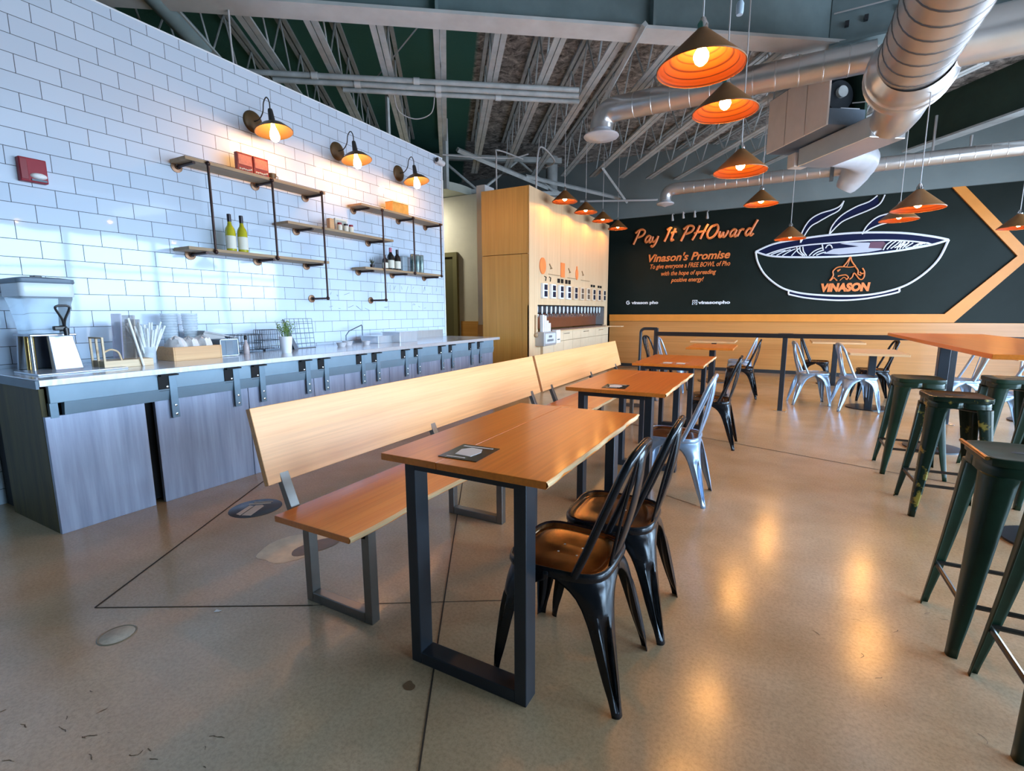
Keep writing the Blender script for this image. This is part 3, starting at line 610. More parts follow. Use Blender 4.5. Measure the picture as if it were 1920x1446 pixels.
# ================================================================== WALL SHELVES, SCONCES, ALARM
def build_shelves():
    T = Thing('pipe_shelf', 'stepped wall shelf of five wooden planks hung on dark iron pipes across the tiled wall', 'shelf', (-4.42, 4.1, 2.1))
    W = dict(world=True)
    XF = -4.30
    for y0, y1, z in ((2.40, 3.80, 2.53), (2.36, 3.80, 1.815), (3.32, 4.83, 2.165), (4.31, 5.87, 2.515), (4.33, 5.83, 1.80)):
        T.part('plank', MB().bx(XF-0.225, XF, y0, y1, z-0.013, z+0.013), shelf_w, bevel=0.002, **W)
    def fit(m, c, r=0.02): m.ball(c, r, n=10, m=6)
    for y, z0, z1, elbow in ((2.572, 1.80, 2.52, 0), (3.166, 1.80, 2.52, 0), (3.741, 1.432, 2.52, 1), (4.637, 1.430, 2.50, 1), (5.21, 1.79, 2.50, 0), (5.80, 1.79, 2.50, 0)):
        m = MB(); xp = XF+0.013
        if elbow:
            m.tube([(xp, y, z1)]+[(xp, y, z0+0.03)]+arc((xp-0.03, y, z0+0.03), 0, -PI/2, 0.03, (1, 0, 0), (0, 0, 1), 4)+[(X_T+0.01, y, z0)], 0.0105, n=10)
        else: m.tube([(xp, y, z1), (xp, y, z0)], 0.0105, n=10)
        zs = [z for z in (2.53, 2.515, 2.165, 1.815, 1.80) if z0-0.05 < z < z1+0.05]
        for z in (z0, z1): fit(m, (xp, y, z))
        u = T.part('upright_pipe', m, pipe_m, **W)
        if elbow: T.part('wall_flange', MB().lathe([(0.042, 0.0), (0.042, 0.008), (0.02, 0.012), (0.018, 0.03)], (X_T+0.002, y, z0), 16, Matrix.Rotation(PI/2, 3, 'Y')), flange_m, u, **W)
    for y, z in ((2.46, 2.53), (3.166, 2.53), (3.741, 2.53), (2.50, 1.815), (3.13, 1.815), (3.70, 1.815), (3.60, 2.165), (4.637, 2.165), (4.42, 2.515), (5.21, 2.515), (5.78, 2.515), (4.45, 1.80), (5.05, 1.80), (5.72, 1.80)):
        a = T.part('bracket_pipe', MB().tube([(X_T+0.01, y, z-0.030), (XF+0.01, y, z-0.030)], 0.0125, n=10), pipe_m, **W)
        T.part('wall_flange', MB().lathe([(0.045, 0.0), (0.045, 0.008), (0.022, 0.012), (0.02, 0.035)], (X_T+0.002, y, z-0.030), 16, Matrix.Rotation(PI/2, 3, 'Y')), flange_m, a, **W)
build_shelves()

def bottle(name, label, cat, loc, r, h, body, neck_m, lab_m, group=None, neck=0.33):
    T = Thing(name, label, cat, loc, 0, group)
    hs = h*(1-neck)
    T.part('body', MB().lathe([(0.001, 0), (r*0.92, 0), (r, 0.008), (r, hs*0.82), (r*0.86, hs*0.93), (r*0.48, hs*1.06), (r*0.36, hs*1.18), (r*0.36, h*0.99), (0.001, h)], n=20), body)
    T.part('foil', MB().lathe([(r*0.39, h*0.80), (r*0.41, h*0.83), (r*0.41, h*1.0), (r*0.34, h*1.01), (0.001, h*1.01)], n=16), neck_m)
    if lab_m:   # wrap of paper around the room-facing half
        m = MB(); rows = []
        for z in (hs*0.10, hs*0.62): rows.append([(1.012*r*math.cos(a), 1.012*r*math.sin(a), z) for a in [(-1.35+2.7*i/12)-0.3 for i in range(13)]])
        T.part('label', m.grid(rows), lab_m)
    return T
def boxthing(name, label, cat, loc, d, m, rz=0, group=None, extra=None, bevel=0.003):
    T = Thing(name, label, cat, loc, rz, group)
    T.part('body', MB().bx(-d[0]/2, d[0]/2, -d[1]/2, d[1]/2, 0, d[2]), m, bevel=bevel)
    if extra: extra(T)
    return T
def build_shelf_goods():
    XS = -4.36
    # two red boxes on the top shelf, open-front picture with little white shapes
    def art(T):
        T.part('print', MB().box((0.0215, 0, 0.105), (0.002, 0.125, 0.085)), mat('pale_red_print', (0.62, 0.20, 0.12), 0.4, var=0.25, vscale=18))
        m = MB(); rr = random.Random(4)
        for i in range(7): m.ball((0.023, -0.055+0.018*i, 0.022+rr.random()*0.012), 0.008, n=6, m=4)
        T.part('print_figures', m, label_m)
    boxthing('gift_box', 'dark red box on the highest shelf, the one nearer the red alarm', 'box', (XS, 2.945, 2.5435), (0.04, 0.15, 0.165), red_box_m, 0, 'red boxes on the top shelf', art)
    boxthing('gift_box', 'dark red box on the highest shelf, leaning beside the small bowl', 'box', (XS, 3.103, 2.5435), (0.04, 0.15, 0.165), red_box_m, 0, 'red boxes on the top shelf', art)
    T = Thing('small_bowl', 'small brown cup beside the red boxes on the highest shelf', 'cup', (-4.36, 3.225, 2.5435))
    T.part('cup', MB().lathe([(0.001, 0), (0.026, 0), (0.036, 0.03), (0.038, 0.055), (0.035, 0.055), (0.032, 0.03), (0.001, 0.008)], n=16), sconce_m)
    T.part('handle', MB().tube(catmull([(0, 0.035, 0.045), (0, 0.06, 0.04), (0, 0.058, 0.015), (0, 0.032, 0.015)], 4), 0.004, n=6), sconce_m)
    bottle('wine_bottle', 'olive wine bottle with cream label on the lower left shelf, nearer the dispenser', 'bottle', (-4.36, 2.760, 1.8285), 0.042, 0.32, bottle_g, foil_m, label_m, 'olive bottles')
    bottle('wine_bottle', 'olive wine bottle with cream label on the lower left shelf, nearer the middle pipe', 'bottle', (-4.345, 2.862, 1.8285), 0.042, 0.32, bottle_g, foil_m, label_m, 'olive bottles')
    # middle shelf: little group of packets and jars
    boxthing('carton', 'small orange-brown carton on the middle shelf', 'carton', (XS, 3.90, 2.178), (0.05, 0.06, 0.115), crate_w, 0)
    def art2(T):
        T.part('print', MB().box((0.0135, 0, 0.07), (0.002, 0.14, 0.10)), mat('grey_green_print', (0.30, 0.36, 0.33), 0.4, col2=(0.5, 0.47, 0.42), vscale=16))
    boxthing('printed_box', 'grey-green printed box standing on the middle shelf', 'box', (XS-0.03, 4.07, 2.178), (0.025, 0.17, 0.14), label_m, 0, None, art2)
    for i, (y, lab) in enumerate(((3.985, 'small white jar with dark lid in front of the printed box, nearer the brown carton'), (4.075, 'small white jar with dark lid in front of the printed box, middle of three'), (4.15, 'small white jar with dark lid in front of the printed box, farthest from the carton'))):
        T = Thing('spice_jar', lab, 'jar', (XS+0.045, y, 2.178), 0, 'jars on the middle shelf')
        T.part('jar', MB().lathe([(0.001, 0), (0.026, 0), (0.028, 0.01), (0.028, 0.05), (0.02, 0.062), (0.001, 0.062)], n=14), label_m)
        T.part('lid', MB().lathe([(0.022, 0.06), (0.023, 0.062), (0.023, 0.08), (0.001, 0.082)], n=14), red_m if i != 1 else foil_m)
    # orange tin
    def art3(T):
        T.part('lid', MB().bx(-0.062, 0.062, -0.152, 0.152, 0.118, 0.128), mat('tan_tin_lid', (0.52, 0.30, 0.10), 0.35, 0.3), bevel=0.003)
    boxthing('biscuit_tin', 'orange rectangular tin on the top right shelf under the third lamp', 'tin', (-4.38, 5.01, 2.5285), (0.12, 0.30, 0.12), tin_m, 0, None, art3)
    # bottom right shelf
    T = Thing('potted_succulent', 'tiny spiky plant at the near end of the lowest right shelf', 'plant', (-4.36, 4.50, 1.8135))
    T.part('pot', MB().lathe([(0.001, 0), (0.022, 0), (0.028, 0.04), (0.024, 0.04), (0.001, 0.034)], n=14), foil_m)
    m = MB()
    for i in range(11):
        a = i*2.4; m.tube([(0, 0, 0.034), (0.018*math.cos(a), 0.018*math.sin(a), 0.07), (0.035*math.cos(a), 0.035*math.sin(a), 0.085+0.02*(i % 3))], [0.005, 0.004, 0.0008], n=5)
    T.part('leaves', m, mat('dark_succulent_leaf', (0.06, 0.075, 0.05), 0.5))
    bottle('sauce_bottle', 'dark sauce bottle with white label and pink cap on the lowest right shelf', 'bottle', (-4.36, 4.83, 1.8135), 0.045, 0.27, bottle_d, mat('pink_cap', (0.55, 0.16, 0.24), 0.4), label_m, None, 0.30)
    bottle('sauce_bottle', 'dark sauce bottle with white label and black cap on the lowest right shelf', 'bottle', (-4.345, 4.935, 1.8135), 0.043, 0.255, bottle_d, foil_m, label_m, None, 0.30)
    bottle('sauce_bottle', 'short dark jar with white label at the near end of the sauce bottles', 'bottle', (-4.36, 4.725, 1.8135), 0.038, 0.17, bottle_d, foil_m, label_m, None, 0.25)
    cm = mat('teal_can_print', (0.03, 0.10, 0.12), 0.3, 0.3, col2=(0.35, 0.42, 0.40), vscale=10)
    for i, (y, lab) in enumerate(((5.26, 'teal printed can on the lowest right shelf, next to the pipe'), (5.345, 'teal printed can on the lowest right shelf, middle of the three cans'), (5.43, 'teal printed can on the lowest right shelf, farthest from the pipe'))):
        T = Thing('tall_can', lab, 'can', (-4.36, y, 1.8135), 0, 'teal cans')
        T.part('body', MB().lathe([(0.001, 0), (0.034, 0), (0.037, 0.008), (0.037, 0.22), (0.033, 0.23), (0.001, 0.23)], n=18), cm)
        T.part('rim', MB().lathe([(0.033, 0.228), (0.036, 0.232), (0.034, 0.236), (0.030, 0.23)], n=18), chrome_m)
    boxthing('card_box', 'pale glassy box beside the teal cans on the lowest right shelf', 'box', (-4.42, 5.14, 1.8135), (0.06, 0.10, 0.20), frost_m)
build_shelf_goods()

def build_sconces():
    for y, z, lab in ((3.20, 3.09, 'aged bronze wall sconce with lit bulb above the red boxes'), (4.225, 3.10, 'aged bronze wall sconce with lit bulb between the two others'), (5.256, 3.10, 'aged bronze wall sconce with lit bulb nearest the end of the tiled wall')):
        T = Thing('wall_sconce', lab, 'wall lamp', (X_T, y, z), 0, 'wall sconces above the shelves')
        RY = Matrix.Rotation(PI/2, 3, 'Y')
        T.part('backplate', MB().lathe([(0.001, 0.028), (0.03, 0.028), (0.085, 0.018), (0.098, 0.008), (0.10, 0.0)], (0.001, 0, 0), 28, RY), sconce_m)
        T.part('arm', MB().tube(catmull([(0.02, 0.0, 0.0), (0.10, 0.0, 0.005), (0.16, 0, 0.06), (0.18, 0, 0.14), (0.225, 0.0, 0.175), (0.26, 0, 0.13), (0.265, 0, 0.06)], 6), 0.0055, n=8), cord_dark)
        cz = -0.10; cx = 0.265; TY = Matrix.Rotation(-0.17, 3, 'Y'); CC = Vector((cx, 0, cz)) - TY @ Vector((0, 0, 0.16)) + Vector((0, 0, 0.16))
        T.part('socket', MB().lathe([(0.001, 0.165), (0.018, 0.165), (0.022, 0.15), (0.028, 0.07), (0.03, 0.05)], CC, 18, TY), cord_dark)
        sh = T.part('shade', MB().lathe([(0.03, 0.055), (0.05, 0.045), (0.105, 0.015), (0.158, -0.032), (0.168, -0.042), (0.165, -0.044), (0.156, -0.036), (0.104, 0.009), (0.05, 0.038), (0.03, 0.045)], CC, 32, TY), sconce_m)
        T.part('lining', MB().lathe([(0.163, -0.0435), (0.155, -0.039), (0.103, 0.006), (0.05, 0.034), (0.03, 0.040), (0.001, 0.042)], CC, 32, TY), sconce_in, sh, label='tan inner face')
        T.part('bulb', MB().lathe([(0.016, 0.03), (0.020, 0.0), (0.036, -0.045), (0.043, -0.08), (0.040, -0.105), (0.022, -0.128), (0.001, -0.133)], CC, 18, TY), bulb2_m, label='glowing bulb')
    T = Thing('fire_alarm', 'square dark red fire alarm strobe mounted on the tiled wall', 'alarm', (X_T, 1.512, 2.165))
    T.part('housing', MB().bx(0.001, 0.05, -0.072, 0.072, 0, 0.155), red_m, bevel=0.006)
    T.part('side_grille', MB().bx(0.05, 0.055, -0.068, -0.03, 0.012, 0.145), mat('deep_red_grille', (0.22, 0.008, 0.016), 0.4), bevel=0.002)
    T.part('strobe', MB().lathe([(0.001, 0.028), (0.016, 0.026), (0.024, 0.018), (0.028, 0.0)], (0.05, 0.022, 0.042), 18, Matrix.Rotation(PI/2, 3, 'Y') @ Matrix.Diagonal((0.75, 1.6, 1))), white_m, label='white strobe lens')
    T.part('strobe_base', MB().bx(0.05, 0.058, -0.018, 0.062, 0.008, 0.02), greyblue_m)
    T = Thing('security_camera', 'small white security camera at the upper corner of the tiled wall', 'camera', (X_T, 6.1, 3.44))
    T.part('mount', MB().bx(0, 0.02, -0.035, 0.035, -0.03, 0.05), white_m, bevel=0.004)
    b = T.part('body', MB().cyl((0.06, -0.075, 0.02), (0.06, 0.08, 0.0), 0.040, 16), mat('grey_camera_body', (0.62, 0.65, 0.68), 0.4))
    T.part('lens', MB().cyl((0.06, -0.080, 0.021), (0.06, -0.074, 0.02), 0.03, 12), black_p, b)
    T.part('arm', MB().cyl((0.01, 0, 0.0), (0.05, 0.0, 0.01), 0.010, 8), white_m)
build_sconces()

def tile_marks():
    # faint, illegible thin dark marks on the tiles below the right-hand shelves
    rr = random.Random(11); m = MB()
    def mark(y, z, w, h):
        pts = [(X_T+0.002, y+w*rr.uniform(-0.5, 0.5), z+h*rr.uniform(-0.5, 0.5)) for _ in range(rr.randint(2, 3))]
        m.tube(pts, 0.0022, n=4, smooth=False)
    for i in range(9): mark(4.98+0.125*i, 1.60, 0.07, 0.11)
    for y, z in ((4.05, 1.49), (4.13, 1.475), (4.25, 1.50), (4.03, 1.345), (4.12, 1.345), (4.30, 1.35), (4.42, 1.335), (4.56, 1.32), (4.92, 1.36), (5.46, 1.385), (5.60, 1.36), (5.74, 1.33)): mark(y, z, 0.10, 0.05)
    single('wall_mark', m, mat('faint_grey_stroke', (0.20, 0.24, 0.30), 0.6), 'faint illegible thin dark marks on the tiles below the lowest shelf', 'faint_mark')
tile_marks()

# ================================================================== THINGS ON THE COUNTER
def dispenser(loc, rz, label, full=True):
    T = Thing('drink_dispenser', label, 'drink dispenser', loc, rz); chrome_m = MATS['stand_steel']
    def rr(w, d, z, r=0.03, n=5):
        pts = []
        for cx, cy, a0 in ((w-r, d-r, 0), (-w+r, d-r, 90), (-w+r, -d+r, 180), (w-r, -d+r, 270)):
            for i in range(n+1):
                a = math.radians(a0+90*i/n); pts.append((cx+r*math.cos(a), cy+r*math.sin(a), z))
        return pts+[pts[0]]
    # splayed steel stand, open toward the counter end
    st = MB()
    for sy in (-1, 1):
        for sx in (-1, 1): pass
    T.part('stand_panel', MB().hexa([(0.10, -0.02, 0), (0.155, -0.02, 0), (0.155, 0.13, 0), (0.10, 0.13, 0), (0.085, -0.02, 0.225), (0.115, -0.02, 0.225), (0.115, 0.105, 0.225), (0.085, 0.105, 0.225)]), chrome_m, bevel=0.004)
    T.part('stand_panel', MB().hexa([(-0.15, 0.105, 0), (0.15, 0.105, 0), (0.15, 0.13, 0), (-0.15, 0.13, 0), (-0.12, 0.09, 0.225), (0.115, 0.09, 0.225), (0.115, 0.105, 0.225), (-0.12, 0.105, 0.225)]), chrome_m, bevel=0.003)
    T.part('stand_panel', MB().hexa([(-0.155, -0.11, 0), (-0.13, -0.11, 0), (-0.13, 0.13, 0), (-0.155, 0.13, 0), (-0.125, -0.10, 0.225), (-0.10, -0.10, 0.225), (-0.10, 0.105, 0.225), (-0.125, 0.105, 0.225)]), chrome_m, bevel=0.003)
    T.part('stand_leg', MB().cyl((0.125, -0.11, 0), (0.10, -0.10, 0.225), 0.009, 10), chrome_m)
    T.part('brass_tube', MB().cyl((-0.03, -0.085, 0), (-0.045, -0.075, 0.225), 0.014, 12), gold_m, label='brass tube')
    T.part('brass_tube', MB().cyl((0.05, -0.085, 0), (0.03, -0.075, 0.225), 0.014, 12), gold_m, label='brass tube')
    T.part('stand_plate', MB().bx(-0.135, 0.135, -0.115, 0.12, 0.222, 0.236), chrome_m, bevel=0.004)
    # tapering frosted jug with a broad neck band and lid
    secs = [(0.112, 0.10, 0.236), (0.118, 0.106, 0.30), (0.135, 0.12, 0.42), (0.145, 0.128, 0.455), (0.148, 0.13, 0.50), (0.150, 0.132, 0.555)]
    m = MB(); m.grid([rr(*s) for s in secs]); m.add(rr(0.112, 0.10, 0.236)[:-1], [tuple(range(24))])
    T.part('jug', m, frost_m)
    m = MB(); m.grid([rr(0.152, 0.134, 0.47), rr(0.154, 0.136, 0.475), rr(0.154, 0.136, 0.55), rr(0.152, 0.134, 0.555)]); T.part('neck_band', m, mat('pale_blue_band', (0.60, 0.68, 0.76), 0.3))
    l = MB(); l.grid([rr(0.158, 0.14, 0.553), rr(0.162, 0.144, 0.56), rr(0.160, 0.142, 0.58), rr(0.10, 0.09, 0.592)]); l.add(rr(0.10, 0.09, 0.592)[:-1], [tuple(range(24))])
    ld = T.part('lid', l, greyblue_m); T.part('lid_knob', MB().bx(-0.035, 0.035, -0.02, 0.02, 0.592, 0.606), black_p, ld, bevel=0.004)
    # black tap with loop handle, on the room side
    tp = T.part('tap', MB().tube([(0.125, 0.05, 0.27), (0.16, 0.05, 0.27), (0.185, 0.05, 0.265), (0.187, 0.05, 0.225)], [0.020, 0.019, 0.016, 0.013], n=12), black_p, label='black tap')
    T.part('tap_handle', MB().tube(catmull([(0.165, 0.05, 0.285), (0.172, 0.042, 0.33), (0.175, 0.015, 0.395), (0.178, 0.025, 0.412), (0.178, 0.05, 0.415), (0.178, 0.075, 0.412), (0.175, 0.085, 0.395), (0.172, 0.058, 0.33)], 5, True), 0.007, n=8, closed=True), black_p, tp)
    T.part('tap_lever', MB().box((0.175, 0.02, 0.272), (0.03, 0.06, 0.028)), black_p, tp, bevel=0.006)
    return T
def build_counter_goods():
    dispenser((-4.20, 1.345, CT), 0.0, 'clear square drink dispenser with black tap on a steel stand at the counter end')
    single('drip_tray', MB().bx(-4.16, -3.80, 1.16, 1.62, CT, CT+0.010), mat('pale_tray', (0.56, 0.60, 0.68), 0.25, 0.5), 'flat pale metal tray in front of the drink dispenser', 'tray', bevel=0.004)
    # wooden rack with upright dividers
    T = Thing('wooden_rack', 'small pale wooden rack with tall thin uprights beside the dispenser', 'rack', (-3.98, 1.66, CT))
    T.part('tray', MB().bx(-0.09, 0.09, -0.13, 0.155, 0, 0.05), rack_w, bevel=0.003)
    for x, y in ((-0.085, -0.13), (0.0, -0.13), (0.085, -0.13)): T.part('upright', MB().bx(x-0.006, x+0.006, y-0.006, y+0.006, 0.0, 0.205), rack_w, bevel=0.001)
    T.part('handle_arch', MB().tube(catmull([(0.085, -0.125, 0.11), (0.088, -0.09, 0.125), (0.088, -0.05, 0.105), (0.088, -0.035, 0.05)], 5), 0.006, n=8), rack_w)
    T.part('crossbar', MB().bx(-0.09, 0.09, -0.136, -0.124, 0.198, 0.208), rack_w)
    # clear lids and papers standing in the rack, packs behind
    for i, (x, y, h, lean, mm, lab) in enumerate(((-4.02, 1.70, 0.31, 0.10, mat('lilac_sleeve', (0.46, 0.42, 0.60), 0.4, alpha=0.4), 'lilac sheet standing in the wooden rack'), (-3.96, 1.745, 0.30, 0.12, mat('tan_sleeve', (0.50, 0.42, 0.33), 0.5, alpha=0.4), 'tan sheet standing in the wooden rack'), (-4.03, 1.80, 0.27, 0.08, mat('grey_sleeve', (0.40, 0.41, 0.40), 0.5, alpha=0.4), 'grey sheet standing in the wooden rack'))):
        q = MB().box((0, 0, h/2), (0.13, 0.010, h), M=Matrix.Rotation(-lean*0.5, 3, 'X')); single('paper_sleeve', q, mm, lab, 'sheet', (x, y-0.03, CT+0.052), 0.12*i, 'sheets in the wooden rack', bevel=0.002)
    single('white_stick', MB().tube([(0, 0, 0), (0, -0.06, 0.33)], 0.008, n=8), white_m, 'white stick leaning out of the wooden rack', 'stick', (-3.878, 1.745, CT+0.002))
    # bundles of clear plastic cups behind
    pw = mat('clear_cup_plastic', (0.62, 0.70, 0.76), 0.25, alpha=0.55, var=0.12, vscale=18)
    for i, (x, y, h, r, lab) in enumerate(((-4.36, 1.86, 0.30, 0.055, 'bundle of clear cups behind the wooden rack, first from the dispenser'), (-4.36, 2.00, 0.28, 0.052, 'bundle of clear cups behind the wooden rack, second from the dispenser'), (-4.40, 2.20, 0.36, 0.06, 'bundle of clear cups at the tiled wall, behind the wooden box'), (-4.40, 2.36, 0.36, 0.06, 'bundle of clear cups at the tiled wall, beyond the wooden box middle'))):
        m = MB(); z = 0; prof = [(0.001, 0), (r*0.62, 0)]
        k = 9
        for j in range(k): zz = h*(0.45+0.55*j/k); prof += [(r*(0.66+0.28*(zz/h)), zz), (r*(0.74+0.30*(zz/h)), zz+h*0.012), (r*(0.70+0.28*(zz/h)), zz+h*0.03)]
        prof += [(r, h), (r*0.9, h)]
        single('cup_stack', m.lathe(prof, n=20), pw, lab, 'cups', (x, y, CT+0.001), 0, 'cup bundles')
    # sheaf of straws / clear bags in front: pleated fan
    T = Thing('straw_bunch', 'wide fan of clear wrapped straws standing between rack and wooden box', 'straws', (-4.05, 1.86, CT))
    T.part('holder', MB().lathe([(0.001, 0), (0.045, 0), (0.05, 0.12), (0.046, 0.12), (0.04, 0.005)], n=18), pw)
    rr = random.Random(3)
    stm = mat('pale_straw_paper', (0.66, 0.72, 0.75), 0.5, col2=(0.82, 0.85, 0.86), vscale=20)
    for i in range(34):
        a = rr.random()*6.28; q = 0.015+0.018*rr.random(); w = 0.05+0.08*rr.random(); h = 0.24+0.06*rr.random()
        T.part('straw', MB().tube([(q*math.cos(a)*0.6, q*math.sin(a)*0.6, 0.008), (w*math.cos(a)*0.75, w*math.sin(a), h)], 0.0065, n=6), stm)
    # wooden box with crumpled paper bags
    T = Thing('wooden_box', 'open orange-brown wooden box on the counter holding crumpled paper bundles', 'box', (-4.14, 2.20, CT), 0)
    for a in ((-0.12, 0.12, -0.185, -0.173), (-0.12, 0.12, 0.173, 0.185), (-0.12, -0.108, -0.173, 0.173), (0.108, 0.12, -0.173, 0.173)): T.part('side_board', MB().bx(*a, 0.0, 0.105), crate_w, bevel=0.002)
    T.part('base_board', MB().bx(-0.108, 0.108, -0.173, 0.173, 0.0, 0.012), crate_w)
    for i, (y, s, h, lab) in enumerate(((-0.10, 0.062, 0.17, 'crumpled pale paper bundle in the wooden box, nearer the straws'), (0.0, 0.058, 0.165, 'crumpled pale paper bundle in the middle of the wooden box'), (0.10, 0.06, 0.17, 'crumpled pale paper bundle in the wooden box, nearer the grey-blue dispenser'))):
        m = MB(); rows = []
        for j in range(9):
            v = j/8; ring = []
            for k in range(17):
                a = 2*PI*k/16; q = s*(0.75+0.45*math.sin(PI*min(1, v*0.95+0.05))**0.6)*(1-0.55*max(0, v-0.55))*(1+0.10*math.sin(5*a+i+3*v)+0.06*math.sin(9*a+7*v))
                if v == 1: q *= 0.15
                ring.append((q*1.4*math.cos(a), q*0.82*math.sin(a), h*v+0.008*math.sin(7*a+i)*v))
            rows.append(ring)
        single('paper_bundle', m.grid(rows), paper_m, lab, 'paper bundle', (-4.14, 2.20+y, CT+0.013), 0, 'paper bundles in the wooden box')
    T = Thing('napkin_roof', 'grey folded napkin pack lying behind the wooden box with a sloping top', 'napkins', (-4.36, 2.52, CT))
    T.part('stack', MB().bx(-0.09, 0.09, -0.10, 0.10, 0, 0.13), mat('dark_grey_holder', (0.07, 0.075, 0.08), 0.5), bevel=0.004)
    T.part('top_sheet', MB().hexa([(-0.10, -0.13, 0.20), (0.10, -0.13, 0.20), (0.10, 0.17, 0.135), (-0.10, 0.17, 0.135), (-0.10, -0.12, 0.215), (0.10, -0.12, 0.215), (0.10, 0.17, 0.145), (-0.10, 0.17, 0.145)]), mat('grey_napkin', (0.36, 0.36, 0.37), 0.7, var=0.15, vscale=20))
    T.part('fold', MB().hexa([(-0.09, -0.13, 0.13), (0.09, -0.13, 0.13), (0.09, 0.05, 0.13), (-0.09, 0.05, 0.13), (-0.09, -0.13, 0.20), (0.09, -0.13, 0.20), (0.09, 0.05, 0.165), (-0.09, 0.05, 0.165)]), mat('grey_napkin_side', (0.42, 0.41, 0.41), 0.7))
    T = Thing('napkin_dispenser', 'grey-blue metal napkin dispenser with pale rim next to the wooden box', 'dispenser', (-4.14, 2.475, CT))
    T.part('body', MB().bx(-0.08, 0.08, -0.072, 0.072, 0.004, 0.145), greyblue_m, bevel=0.004)
    m = MB()
    for a in ((-0.078, 0.078, 0.004, 0.010), (-0.078, 0.078, 0.139, 0.146)): m.bx(0.079, 0.084, *a)
    for y in (-0.078, 0.072): m.bx(0.079, 0.084, y, y+0.006, 0.004, 0.146)
    T.part('rim', m, white_trim, label='pale rim')
    T.part('window', MB().bx(0.080, 0.082, -0.03, 0.03, 0.02, 0.13), mat('dark_blue_window', (0.08, 0.11, 0.15), 0.3))
    # wire baskets
    def basket(loc, d, lab, nx=5, ny=9, base=True):
        T = Thing('wire_basket', lab, 'wire basket', loc, 0, 'wire baskets'); a, b, h = d; m = MB(); r = 0.0028
        for z in (0.004, h*0.5, h): m.tube([(-a, -b, z), (a, -b, z), (a, b, z), (-a, b, z)], r, n=5, closed=True)
        for i in range(ny+1):
            y = -b+2*b*i/ny
            for x in (-a, a): m.cyl((x, y, 0.004), (x, y, h), r*0.8, 5)
        for i in range(nx+1):
            x = -a+2*a*i/nx
            for y in (-b, b): m.cyl((x, y, 0.004), (x, y, h), r*0.8, 5)
        T.part('wire_frame', m, wire_m)
        if base: T.part('base_tray', MB().bx(-a, a, -b, b, 0.0, 0.018), wire_m)
        return T
    basket((-4.36, 2.76, CT), (0.10, 0.155, 0.165), 'low dark wire basket at the tiled wall left of the potted plant')
    basket((-4.38, 3.06, CT), (0.08, 0.09, 0.20), 'taller dark wire basket behind the potted plant')
    T = Thing('soap_bottle', 'small clear bottle with black pump in front of the low wire basket', 'bottle', (-4.18, 2.70, CT))
    T.part('body', MB().lathe([(0.001, 0), (0.022, 0), (0.025, 0.01), (0.025, 0.07), (0.012, 0.10), (0.010, 0.125), (0.001, 0.125)], n=14), mat('pinkish_clear', (0.55, 0.45, 0.44), 0.2, alpha=0.8))
    T.part('pump', MB().lathe([(0.011, 0.124), (0.014, 0.13), (0.014, 0.155), (0.006, 0.165), (0.001, 0.166)], n=12), black_p)
    # potted plant
    T = Thing('potted_plant', 'small leafy green plant in a white tapered pot on the counter edge', 'plant', (-3.935, 2.925, CT))
    T.part('pot', MB().lathe([(0.001, 0), (0.040, 0), (0.043, 0.01), (0.058, 0.145), (0.060, 0.150), (0.054, 0.150), (0.050, 0.13), (0.001, 0.13)], n=26), pot_m)
    m = MB(); st = MB(); rr = random.Random(8)
    for i in range(30):
        a = rr.random()*6.28; w = 0.02+0.065*rr.random(); h = 0.19+0.10*rr.random()
        p1 = Vector((w*math.cos(a), w*math.sin(a), h)); st.tube([(0.02*math.cos(a), 0.02*math.sin(a), 0.13), (0.6*p1.x, 0.6*p1.y, 0.8*h), p1], 0.0016, n=5)
        for j in range(5):
            t = 0.5+0.13*j; c = Vector((p1.x*t, p1.y*t, 0.13+(h-0.13)*t)); b2 = rr.random()*6.28; L = 0.016+0.01*rr.random()
            d = Vector((math.cos(b2), math.sin(b2), 0.4+0.5*rr.random())).normalized(); sd = d.cross(Vector((0, 0, 1))).normalized()*L*0.42; up = sd.cross(d).normalized()*0.003
            m.add([c, c+d*L*0.5+sd+up, c+d*L, c+d*L*0.5-sd+up], [(0, 1, 2), (0, 2, 3)])
    T.part('stems', st, mat('plant_stem', (0.12, 0.20, 0.05), 0.5)); T.part('leaves', m, green_leaf)
    # grid rack panel
    T = Thing('grid_rack', 'upright wire grid panel with dark prop behind the potted plant', 'rack', (-4.27, 3.36, CT))
    m = MB()
    for i in range(7): m.cyl((0, -0.16+0.32*i/6, 0), (-0.03, -0.16+0.32*i/6, 0.30), 0.0028, 5)
    for i in range(7): m.cyl((-0.03*i/6, -0.16, 0.30*i/6+0.002), (-0.03*i/6, 0.16, 0.30*i/6+0.002), 0.0028, 5)
    T.part('grid', m, mat('blue_grey_wire', (0.16, 0.21, 0.28), 0.4, 0.5))
    T.part('prop', MB().hexa([(0.02, -0.13, 0), (0.05, -0.13, 0), (0.05, -0.08, 0), (0.02, -0.08, 0), (-0.03, -0.19, 0.30), (-0.025, -0.19, 0.30), (-0.025, -0.175, 0.30), (-0.03, -0.175, 0.30)]), wire_m)
    T.part('foot_bar', MB().bx(-0.01, 0.012, -0.16, 0.16, 0.0, 0.008), black_p)
    # sink area: faucet, small pans, metal tray
    T = Thing('sink_faucet', 'dark thin bent faucet rising behind the small clutter on the counter', 'faucet', (-4.36, 4.28, CT))
    T.part('spout', MB().tube([(0, -0.25, 0.0), (0, -0.25, 0.10), (0, -0.20, 0.15), (0, 0.0, 0.215), (0.0, 0.006, 0.20), (0, 0.006, 0.09)], 0.006, n=8), wire_m)
    T.part('base', MB().lathe([(0.03, 0), (0.03, 0.02), (0.015, 0.03), (0.001, 0.03)], (0, -0.25, 0), 14), chrome_m)
